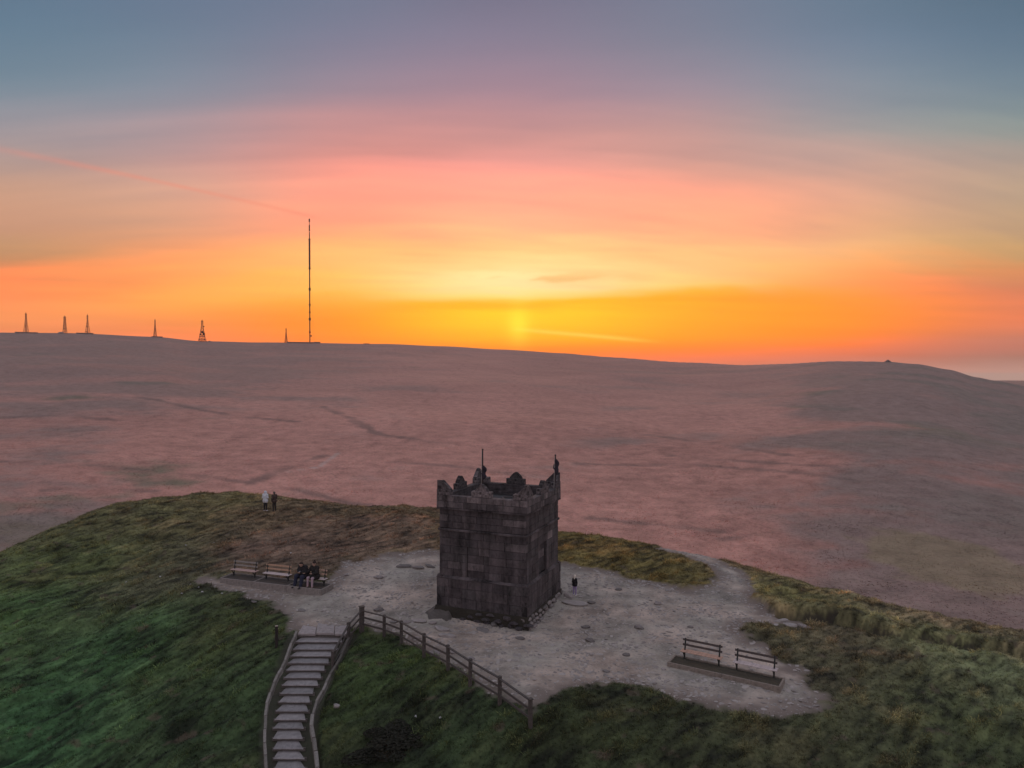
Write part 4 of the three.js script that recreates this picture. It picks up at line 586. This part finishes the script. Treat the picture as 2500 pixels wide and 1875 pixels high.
{
  // two standing on the far rim of the hill, seen from behind
  const a = G(648, 1247.5), b = G(670, 1248.5), sc = p => 50 * Math.hypot(p.z) / F / 1.76;
  person([a.x, a.y - 0.01, a.z], Math.PI - 0.25, 'person in a white hooded coat and black trousers standing on the far grass rim', stand({ head: [0.01, 1.61, .03], elbow: [[-.25, 1.16, -.02], [.25, 1.16, -.02]], wrist: [[-.09, 1.12, .22], [.09, 1.12, .22]], palm: [[0, .3, 1], [0, .3, 1]] }), sc(a), { coat: cloth(.66, .70, .76), trousers: cloth(.02, .02, .025), shoes: cloth(.62, .58, .58), hoodUp: true, puff: 1.12, long: 0.22 });
  person([b.x, b.y - 0.01, b.z], Math.PI + 0.9, 'person in a dark brown jacket and dark trousers standing beside the white coat', stand({ look: 0.3, head: [0, 1.61, .03], elbow: [[-.24, 1.15, .02], [.27, 1.16, -.06]], wrist: [[-.12, 1.05, .2], [.24, .94, .04]] }), sc(b) * 0.985, { coat: cloth(.075, .052, .046), trousers: cloth(.035, .032, .032), shoes: cloth(.05, .04, .035), hair: cloth(.11, .09, .085), puff: 1.05, long: 0.12 });
  // child by the right corner of the tower
  const c = G(1403, 1453.5); person([c.x, c.y - 0.01, c.z], Math.PI - 0.5, 'small figure in a cream hat, black coat and lilac leggings right of the tower', stand({ shoulder: [[-.125, 1.40, 0], [.125, 1.40, 0]], elbow: [[-.20, 1.15, 0], [.20, 1.15, 0]], wrist: [[-.18, .95, .1], [.18, .95, .1]] }), 52 * -c.z / F / 1.78, { coat: cloth(.016, .015, .018), trousers: cloth(.34, .27, .46), shoes: cloth(.7, .66, .66), hair: cloth(.8, .72, .62), hatName: 'hat', longHair: true, puff: 1.05, long: 0.12 });
  // two on the third bench of the left plinth
  const L = (s, f) => [LB.o[0] + LB.a[0] * s + LB.n[0] * f, LB.y - 0.02, LB.o[1] + LB.a[1] * s + LB.n[1] * f];
  person(L(6.28, 0.52), LB.turn - 0.15, 'person in black jacket and navy trousers sitting bent over a phone on the left plinth', sit({ head: [0.02, 1.17, .36], tilt: 0.75, chest: [0, .90, .16], neck: [0, 1.09, .26], shoulder: [[-.19, 1.03, .2], [.19, 1.03, .2]], knee: [[-.2, .56, .50], [.2, .56, .50]], ankle: [[-.2, .09, .62], [.2, .09, .62]], toe: [[-.22, .035, .78], [.22, .035, .78]] }), 1.24, { coat: cloth(.018, .017, .02), trousers: cloth(.028, .032, .06), shoes: cloth(.05, .045, .05), hair: cloth(.045, .03, .026), puff: 1.45, wide: 1.6, long: 0.5 });
  person(L(7.05, 0.50), LB.turn - 0.1, 'person with a hair bun, black coat and pink trousers sitting at the bench end', sit({ look: -0.3, elbow: [[-.29, .86, .27], [.25, .82, .25]], wrist: [[-.36, .80, .46], [.10, .80, .43]], hand: [[-.3, -.1, .5], [-.3, 0, .4]], palm: [[0, 1, 0], [0, 1, 0]], chest: [0, .93, .08], neck: [0, 1.13, .10], head: [0, 1.27, .15], shoulder: [[-.185, 1.07, .1], [.185, 1.07, .1]] }), 1.18, { coat: cloth(.02, .018, .018), trousers: cloth(.44, .33, .38), shoes: cloth(.12, .10, .10), hair: cloth(.035, .022, .02), bun: true, puff: 1.35, long: 0.5 });
  const q = L(6.28, 0.52), ph = thing('phone', 'small pale phone held by the person bent forward on the bench', 'phone', [q[0] + LB.n[0] * 0.68, q[1] + 1.06, q[2] + LB.n[1] * 0.68], LB.turn); part('case', chamfer(.08, .012, .16, .004), mat(.10, .10, .11, .4), ph); part('screen', chamfer(.072, .003, .15, .001).translate(0, .008, 0), mat(.5, .5, .54, .2), ph);
}
console.log('people');

// ------------------------------------------------------------------ masts and huts on the far ridge
const steel = mat(.10, .045, .04, 0.8), steelDark = mat(.05, .03, .032, 0.8);
const onRidge = (px, back = 12) => { const az = Math.atan((px - CX) / F), [R] = ridge(az), r = R - back, x = Math.sin(az) * r, z = -Math.cos(az) * r; return V3(x, moorH(x, z) - 0.6, z); };
{
  const p = onRidge(757), D = -p.z, m = D / F, t = thing('tall_mast', 'very tall thin tubular transmitter mast on the far moor skyline', 'mast', [p.x, p.y, p.z]);
  const H = 303 * m, sec = [[0, .245, 1.35], [.245, .255, 2.3], [.255, .60, 1.5], [.60, .83, 2.1], [.83, .84, 2.6], [.84, .895, 1.25], [.90, .95, 1.55], [.95, .975, .7], [.975, 1, 1.7]];
  sec.forEach(([a, b, r]) => part('mast_section', tube(V3(0, a * H, 0), V3(0, b * H, 0), r, r, 12), steelDark, t));
  for (const f of [.09, .19, .20, .31, .43, .44, .60]) part('collar', tube(V3(0, f * H - 1.5, 0), V3(0, f * H + 1.5, 0), 2.6, 2.6, 12), steelDark, t);
  part('dish', tube(V3(2, .06 * H, 0), V3(4.5, .06 * H, 0), 1.8, 1.8, 10), steelDark, t);
  for (let k = 0; k < 3; k++) { const a = k * 2.094 + 0.4; for (const f of [.33, .62, .92]) part('stay', tube(V3(0, f * H, 0), V3(Math.cos(a) * 170 * (0.5 + f * 0.5), -2, Math.sin(a) * 120 * (0.5 + f * 0.5)), 0.05, 0.05, 4), steelDark, t); }
}
function lattice(px, py0, py1, w0, w1, label, extra) {
  const p = onRidge(px), m = -p.z / F, H = (py1 - py0) * m, t = thing('lattice_mast', label, 'mast', [p.x, p.y, p.z], px * 0.7, 'lattice masts along the skyline'); w0 *= m / 2; w1 *= m / 2;
  const n = 9, W = f => mix(w0, w1, Math.pow(Math.min(f / 0.75, 1), 0.75)), c = [[-1, -1], [1, -1], [1, 1], [-1, 1]], br = [];
  for (const [x, z] of c) { const pts = []; for (let i = 0; i < n; i++) { const f = i / n, g = (i + 1) / n; pts.push(tube(V3(x * W(f), f * H, z * W(f)), V3(x * W(g), g * H, z * W(g)), 0.32, 0.3, 5)); } part('leg', merge(pts), steel, t); }
  for (let i = 0; i < n; i++) { const f = i / n, g = (i + 1) / n; for (let k = 0; k < 4; k++) { const [a, b] = c[k], [d, e] = c[(k + 1) % 4]; br.push(tube(V3(a * W(f), f * H, b * W(f)), V3(d * W(g), g * H, e * W(g)), .16, .16, 4), tube(V3(d * W(f), f * H, e * W(f)), V3(a * W(g), g * H, b * W(g)), .16, .16, 4), tube(V3(a * W(g), g * H, b * W(g)), V3(d * W(g), g * H, e * W(g)), .16, .16, 4)); } }
  part('bracing', merge(br), steel, t).userData.kind = 'stuff';
  part('top_aerial', tube(V3(0, H * 0.97, 0), V3(0, H * 1.0 + 2.5, 0), 0.5, 0.4, 6), steelDark, t);
  (extra || []).forEach(([f, x, r, h, nm]) => part(nm || 'drum', tube(V3(x * m, f * H, 0.5), V3(x * m, f * H + h * m, 0.5), r * m, r * m, 12), nm === 'gallery' ? steel : steelDark, t));
}
lattice(65, 763, 811, 9, 2.2, 'leftmost lattice mast on the skyline, slim and splayed', [[.38, -2.5, 1.2, 2], [.3, -2.8, .9, 2]]);
lattice(159.5, 772, 813, 8, 3.4, 'dark straight sided lattice mast beside a domed hut on the skyline', [[.3, 0, 3.6, 1.2, 'gallery'], [.45, 3, 1, 1.6]]);
lattice(215, 769, 815, 9, 1.8, 'lattice mast just right of the dark straight sided one on the skyline', [[.38, -1, 1.4, 2.6], [.55, -1.2, .9, 1.5], [.12, -3.5, 1, 1.5]]);
lattice(379.5, 780, 822, 7, 1.4, 'thin lattice mast standing alone midway between the skyline groups', [[.5, 0, 1, 1.6]]);
lattice(494.5, 780, 831, 17, 3.4, 'bulky lattice mast ringed with galleries and drum aerials on the skyline', [[.11, 0, 9.2, 1.0, 'gallery'], [.06, 0, 8.4, .6, 'gallery'], [.23, 0, 6.2, .9, 'gallery'], [.30, -4.2, 2.0, 4.2], [.32, 3.6, 2.4, 5], [.40, 0, 2.2, 5], [.44, -2, 1.6, 3], [.30, 0, 6.6, .8, 'gallery'], [.70, 3.4, 1.6, 2.2]]);
lattice(699, 801, 836, 6.5, 1.2, 'small faint lattice mast just left of the very tall one', []);
const hutM = mat(.26, .21, .2, 0.9), hutRoof = mat(.2, .175, .17, 0.9);
function hut(px, w, h, label, dome) { const p = onRidge(px, 16), m = -p.z / F, t = thing(dome ? 'domed_hut' : 'transmitter_hut', label, 'building', [p.x, p.y - 0.5, p.z], Math.atan((px - CX) / F) * -1, 'huts along the skyline'); w *= m; h *= m;
  if (dome) { const g = new THREE.SphereGeometry(1, 20, 10, 0, Math.PI * 2, 0, Math.PI / 2); g.scale(w / 2, h + 0.5, w * 0.4); part('dome', g, hutM, t); part('door', chamfer(2, 2.2, 0.2, 0.03).translate(0, 1.3, w * 0.4), hutRoof, t); }
  else { part('wall', chamfer(w, h + 1, 8, 0.1).translate(0, (h + 1) / 2 - 0.5, 0), hutM, t); part('roof', chamfer(w + 0.8, 0.5, 9, 0.1).translate(0, h + 0.7, 0), hutRoof, t); for (let i = 0; i < Math.min(6, Math.floor(w / 7)); i++) part('window', chamfer(1.6, 1.1, 0.1, 0.02).translate(-w / 2 + (i + 0.8) * w / Math.min(6, Math.floor(w / 7)) * 0.9, h * 0.5, 4.03), mat(.05, .05, .06, .3), t); } }
hut(66, 46, 2.6, 'long low hut under the leftmost skyline mast'); hut(150, 15, 4.2, 'domed hut beside the dark straight sided skyline mast', true); hut(208, 36, 2.6, 'low hut at the foot of the third mast from the left'); hut(384, 24, 2, 'low hut at the foot of the lone thin skyline mast'); hut(512, 8, 2.6, 'tiny hut just right of the bulky galleried mast', true); hut(735, 66, 2.8, 'long low building at the foot of the very tall mast'); hut(775, 14, 3.6, 'small block at the right end of the tall mast building'); hut(895, 14, 1.6, 'tiny low hut alone on the skyline right of the tall mast');
{ const az = Math.atan((2168 - CX) / F), [R] = ridge(az), r = R - 6, x = Math.sin(az) * r, z = -Math.cos(az) * r, t = thing('cairn', 'stone cairn on the top of the far right hill', 'cairn', [x, moorH(x, z), z]); for (let i = 0; i < 16; i++) { const h = i < 9 ? 0 : i < 14 ? 1.2 : 2.3, w = i < 9 ? 3.6 : i < 14 ? 2 : 0.7, q = part('stone', rock(1.7, 1.1, 1.5, i, 0.2, 1), hutM, t); q.position.set(rr(-w, w), h + 0.4, rr(-1.5, 1.5)); q.rotation.y = rr(0, 6); } }
console.log('masts');

// ------------------------------------------------------------------ loose stones, litter
const ST = [[1025, 1517, .95, .16, .6, 2, 'flat pale slab behind the second fence rail span'], [1055, 1521, .6, .14, .5, 0, 'pale slab close to the earth bank at the tower left corner'], [1079, 1537, 1.05, .2, .6, 2, 'large pale slab, upper of two behind the fence'], [1092, 1554, 1.15, .22, .55, 2, 'large pale slab, lower of two behind the fence'], [1063, 1594, .8, .16, .6, 1, 'slab lying behind the fourth fence post'], [1017, 1558, .6, .14, .45, 0, 'small slab between the third and fourth fence posts'], [1108, 1594, .5, .14, .4, 1, 'small slab to the left of the fifth fence post'], [994, 1519, .5, .12, .4, 1, 'small slab behind the third fence post'], [961, 1519, .5, .12, .4, 3, 'grey slab behind the second fence post'], [925, 1490, .7, .2, .45, 4, 'dark stone lying left of the tower near the fence corner'], [737, 1491, .55, .12, .35, 3, 'dark flat stone on the gravel above the stairs'], [1150, 1610, .5, .14, .4, 1, 'pale stone behind the sixth fence post'], [1220, 1526, .75, .12, .4, 2, 'tilted slab leaning at the foot of the tower front'], [1178, 1538, .9, .08, .6, 3, 'flat slab sunk in the ground before the tower front'], [1403, 1474, 1.75, .2, .75, 2, 'big pale oval slab at the right foot of the tower'], [1388, 1457, .75, .22, .4, 0, 'broken white slab between the tower and the small figure'], [985, 1384, 1.3, .22, .5, 4, 'dark flat stone left of the tower, leftmost of three'], [1020, 1387, 1.1, .24, .5, 3, 'flat stone left of the tower, middle of three'], [1050, 1384, .9, .2, .4, 4, 'flat stone left of the tower, nearest its wall'], [924, 1411, .75, .2, .5, 1, 'grey stone alone on the gravel between the tower and the benches'], [1560, 1534, .62, .24, .5, 3, 'squarish boulder alone on the gravel right of the tower'], [1441, 1565, .6, .2, .45, 4, 'dark stone on the gravel below the big oval slab'], [1430, 1532, .55, .16, .4, 4, 'dark stone right of the tower near corner'], [1606, 1475, .5, .2, .4, 1, 'pale stone on the gravel toward the right path'], [1444, 1472, .55, .16, .4, 4, 'dark stone right of the small figure'], [1907, 1518, .9, .22, .3, 2, 'pale tilted slab at the start of the eroded bank, leftmost of three'], [1931, 1528, .8, .16, .35, 2, 'pale slab in the eroded bank, middle of three'], [1964, 1531, .8, .14, .35, 0, 'pale slab in the eroded bank, rightmost of three'], [821, 1726, .42, .18, .3, 2, 'white stone in the grass right of the stairs'], [1620, 1583 + 52, .28, .12, .24, 2, 'small pale stone near the left end of the right plinth'], [1270, 1560, .6, .16, .4, 4, 'dark stone under the near corner of the tower'], [1685, 1532, .4, .14, .3, 3, 'grey stone on the gravel above the right hand benches'], [1530, 1600, .45, .14, .35, 4, 'dark stone on the gravel left of the right hand benches'], [1480, 1640, .4, .12, .3, 3, 'grey stone on open gravel below the tower'], [1510, 1440, .5, .15, .35, 4, 'dark stone below the grass island'], [845, 1405, .4, .12, .3, 1, 'pale stone right of the left plinth end'], [620, 1470, .55, .1, .3, 4, 'dark flat stone on the path below the left plinth']];
ST.forEach(([x, y, w, h, d, m, l], i) => { const p = G(x, y), o = solo('flat_stone', rock(w / 2, h / 2 * 1.3, d / 2, i + 3, 0.35, 2), LOOSE[m], l, 'stone', [p.x, p.y + h * 0.28, p.z], 'loose stones on the hilltop'); o.rotation.set(rr(-.12, .12) + (i === 12 ? 0.5 : i > 24 && i < 28 ? 0.35 : 0), -0.25 + rr(-.5, .5), rr(-.1, .1)); });
const paper = mat(.62, .60, .60, 0.9);
[[391, 1410, 'on the grass far left of the plinth'], [308, 1423, 'furthest left on the green slope'], [443, 1451, 'left end of the row on the dark grass below the left plinth'], [465, 1429, 'on the grass just off the left end of the left plinth'], [485, 1436, 'in the dark grass patch, nearest the plinth corner'], [494, 1447, 'right end of the row on the dark grass below the left plinth'], [542, 1451, 'at the turf edge below the left plinth'], [454, 1333, 'on the brown grass above the benches, at the left'], [522, 1327, 'on the brown grass above the leftmost bench'], [710, 1352, 'on the brown grass above the seated people'], [1075, 1755, 'in dark grass below the fence'], [1015, 1752, 'in dark grass beside the dark bushes']].forEach(([x, y, l], i) => { const p = G(x, y), g = new THREE.PlaneGeometry(.12, .09, 3, 2), q = g.attributes.position; for (let k = 0; k < q.count; k++) q.setZ(k, 0.04 * Math.sin(k * 2.3 + i)); g.rotateX(-Math.PI / 2 + 0.3); g.computeVertexNormals(); const o = solo('paper_scrap', g, paper, 'white scrap ' + l, 'litter', [p.x, p.y + 0.07, p.z], 'white scraps on the grass'); o.rotation.y = i * 1.3; });
console.log('stones');

// ------------------------------------------------------------------ grass, pebbles, dark bushes, moor tussocks
const mtx = new THREE.Matrix4(), qq = new THREE.Quaternion(), col = new THREE.Color(), o3 = [0, 0, 0];
function tuftGeo(n, spread, bend, wid) { const P = []; for (let i = 0; i < n; i++) { const a = i * 2.4 + rr(-.4, .4), r = rr(0, spread), lean = rr(.2, 1) * bend, h = rr(.6, 1), bx = Math.cos(a) * r, bz = Math.sin(a) * r, w = wid * rr(.7, 1.3), tx = -Math.sin(a) * w, tz = Math.cos(a) * w, mx = bx + Math.cos(a) * lean * .4, mz = bz + Math.sin(a) * lean * .4, ex = bx + Math.cos(a) * lean, ez = bz + Math.sin(a) * lean; P.push(bx - tx, -.1, bz - tz, bx + tx, -.1, bz + tz, mx, h * .62, mz, mx - tx * .6, h * .6, mz - tz * .6, mx + tx * .6, h * .6, mz + tz * .6, ex, h * (1 - .35 * lean), ez); } const g = new THREE.BufferGeometry(); g.setAttribute('position', new THREE.Float32BufferAttribute(P, 3)); g.computeVertexNormals(); return g; }
{
  const N = 260000, im = new THREE.InstancedMesh(tuftGeo(9, .45, .9, .07), new THREE.MeshStandardMaterial({ roughness: 0.95 }), N); im.name = 'grass'; im.userData = { kind: 'stuff', label: 'short rough grass covering the hilltop slopes', category: 'grass' }; let k = 0, guard = 0;
  while (k < N && guard++ < N * 6) { const D = 20 + 62 * Math.pow(rnd(), 0.8), az = rr(-.78, .78), x = Math.tan(az) * D, z = -D; if (!inField(x, z)) continue; const gw = gravelW(x, z); if (gw > 0.35 || rnd() < gw) continue; const st = stairCarve(x, z); if (st && st[0] > 0.25) continue; if (Math.hypot(x - TW.x, z - TW.z) < 3.2) continue;
    const u = x - LB.o[0], v = z - LB.o[1], la = u * LB.a[0] + v * LB.a[1], ln = u * LB.n[0] + v * LB.n[1]; if (la > -.05 && la < 8.4 && ln > -.05 && ln < 1.45) continue;
    if (brownD(x, z) < 0 && rnd() < 0.55) continue; if (x > 12 && (hagW(x, z) > 0.3 || Math.abs(gullyD(x, z)) < 0.3)) continue;
    const tall = sstep(0.05, 0.45, fbm((x * .8 - z * .6) * .35 + 90, (x * .6 + z * .8) * 1.0, 3)), s = rr(.05, .11) + .13 * tall * rnd(), y = groundH(x, z); qq.setFromEuler(new THREE.Euler(rr(-.5, .5), rr(0, 6.28), rr(-.5, .5)));
    mtx.compose(V3(x, y - .005, z), qq, V3(s * 1.7, s, s * 1.7)); im.setMatrixAt(k, mtx); turfColour(x, z, o3); const b = rr(.6, 1.6) * (1 + .8 * tall * rnd()), dryb = tall * rnd() * .5; col.setRGB(o3[0] * b * (1 + dryb), o3[1] * b * (1 + .4 * dryb), o3[2] * b * (1 + .2 * dryb)); im.setColorAt(k, col); k++; }
  im.count = k; im.castShadow = im.receiveShadow = true; scene.add(im);
}
{
  const N = 16000, im = new THREE.InstancedMesh(rock(1, .5, .8, 4, .3, 0), new THREE.MeshStandardMaterial({ roughness: 0.95 }), N); im.name = 'pebbles'; im.userData = { kind: 'stuff', label: 'small stones and grit scattered over the worn hilltop', category: 'gravel' }; let k = 0, guard = 0;
  while (k < N && guard++ < N * 12) { const x = rr(-24, 22), z = rr(-62, -28); if (gravelW(x, z) < 0.7) continue; if (rnd() > 0.35 + 1.2 * sstep(-.1, .4, fbm(x * .35 + 5, z * .4 + 50, 3))) continue; const s = .025 + .13 * Math.pow(rnd(), 4) + (rnd() < .01 ? rr(.03, .08) : 0); qq.setFromEuler(new THREE.Euler(rr(-.15, .15), rr(0, 6.28), rr(-.15, .15))); mtx.compose(V3(x, groundH(x, z) + s * .02, z), qq, V3(s * rr(.8, 1.8), s * .55, s)); im.setMatrixAt(k, mtx); const b = rr(.24, .46); col.setRGB(b, b * .89, b * .83); im.setColorAt(k, col); k++; }
  im.count = k; im.castShadow = im.receiveShadow = true; scene.add(im);
}
{ // low bushes in near-black leaf colour making a dark patch on the slope
  const leaf = []; const bush = (() => { const gs = []; for (let i = 0; i < 900; i++) { const a = rr(0, 6.28), r = Math.sqrt(rnd()), h = (1 - r * r) * rr(.35, 1) * .55, g = new THREE.PlaneGeometry(.07, .12); g.rotateX(rr(-1.2, 1.2)); g.rotateY(rr(0, 6.28)); g.translate(Math.cos(a) * r, h, Math.sin(a) * r * .8); gs.push(g); } return mergeGeometries(gs); })();
  const stems = merge([0, 1, 2, 3, 4, 5].map(i => tube(V3(0, -.1, 0), V3(Math.cos(i) * .5, .32, Math.sin(i) * .4), .02, .01, 5))), lm = mat(.022, .022, .014, 1), sm = mat(.03, .022, .018, 1);
  [[930, 1790, .8, 'leftmost of the dark bushes low on the slope'], [975, 1778, 1.0, 'dark bush below the middle of the fence, upper of the clump'], [1000, 1805, 1.15, 'dark bush, right one of the clump low on the slope'], [955, 1825, 1.2, 'dark bush, lowest of the clump on the slope'], [905, 1842, 1.0, 'dark bush nearest the stairs, low on the slope']].forEach(([x, y, s, l], i) => { const p = G(x, y), t = thing('dark_bush', l, 'bush', [p.x, p.y, p.z], i * 1.7, 'dark bushes on the lower slope'); t.scale.set(s * (1 + .3 * (i % 3)), s * .42, s * .8); part('foliage', bush, lm, t); part('stem', stems, sm, t); });
}
{
  const N = 90000, im = new THREE.InstancedMesh(tuftGeo(10, .4, .8, .10), new THREE.MeshStandardMaterial({ roughness: 1 }), N); im.name = 'moor_grass'; im.userData = { kind: 'stuff', label: 'coarse tussock grass on the near moor below the hill', category: 'grass' }; let k = 0;
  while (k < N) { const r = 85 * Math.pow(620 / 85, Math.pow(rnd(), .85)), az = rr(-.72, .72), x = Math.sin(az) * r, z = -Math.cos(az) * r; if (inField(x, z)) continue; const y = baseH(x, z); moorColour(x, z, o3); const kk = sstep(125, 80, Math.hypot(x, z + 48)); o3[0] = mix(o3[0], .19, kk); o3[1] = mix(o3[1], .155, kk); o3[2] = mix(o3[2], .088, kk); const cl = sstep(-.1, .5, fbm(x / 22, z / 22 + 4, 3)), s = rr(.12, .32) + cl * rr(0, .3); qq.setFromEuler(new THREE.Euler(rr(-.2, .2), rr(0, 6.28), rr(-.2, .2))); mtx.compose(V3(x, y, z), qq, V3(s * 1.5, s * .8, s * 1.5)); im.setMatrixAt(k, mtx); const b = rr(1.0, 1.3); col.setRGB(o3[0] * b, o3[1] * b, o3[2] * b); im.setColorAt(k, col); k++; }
  im.castShadow = im.receiveShadow = true; scene.add(im);
}
renderer.render(scene, camera);
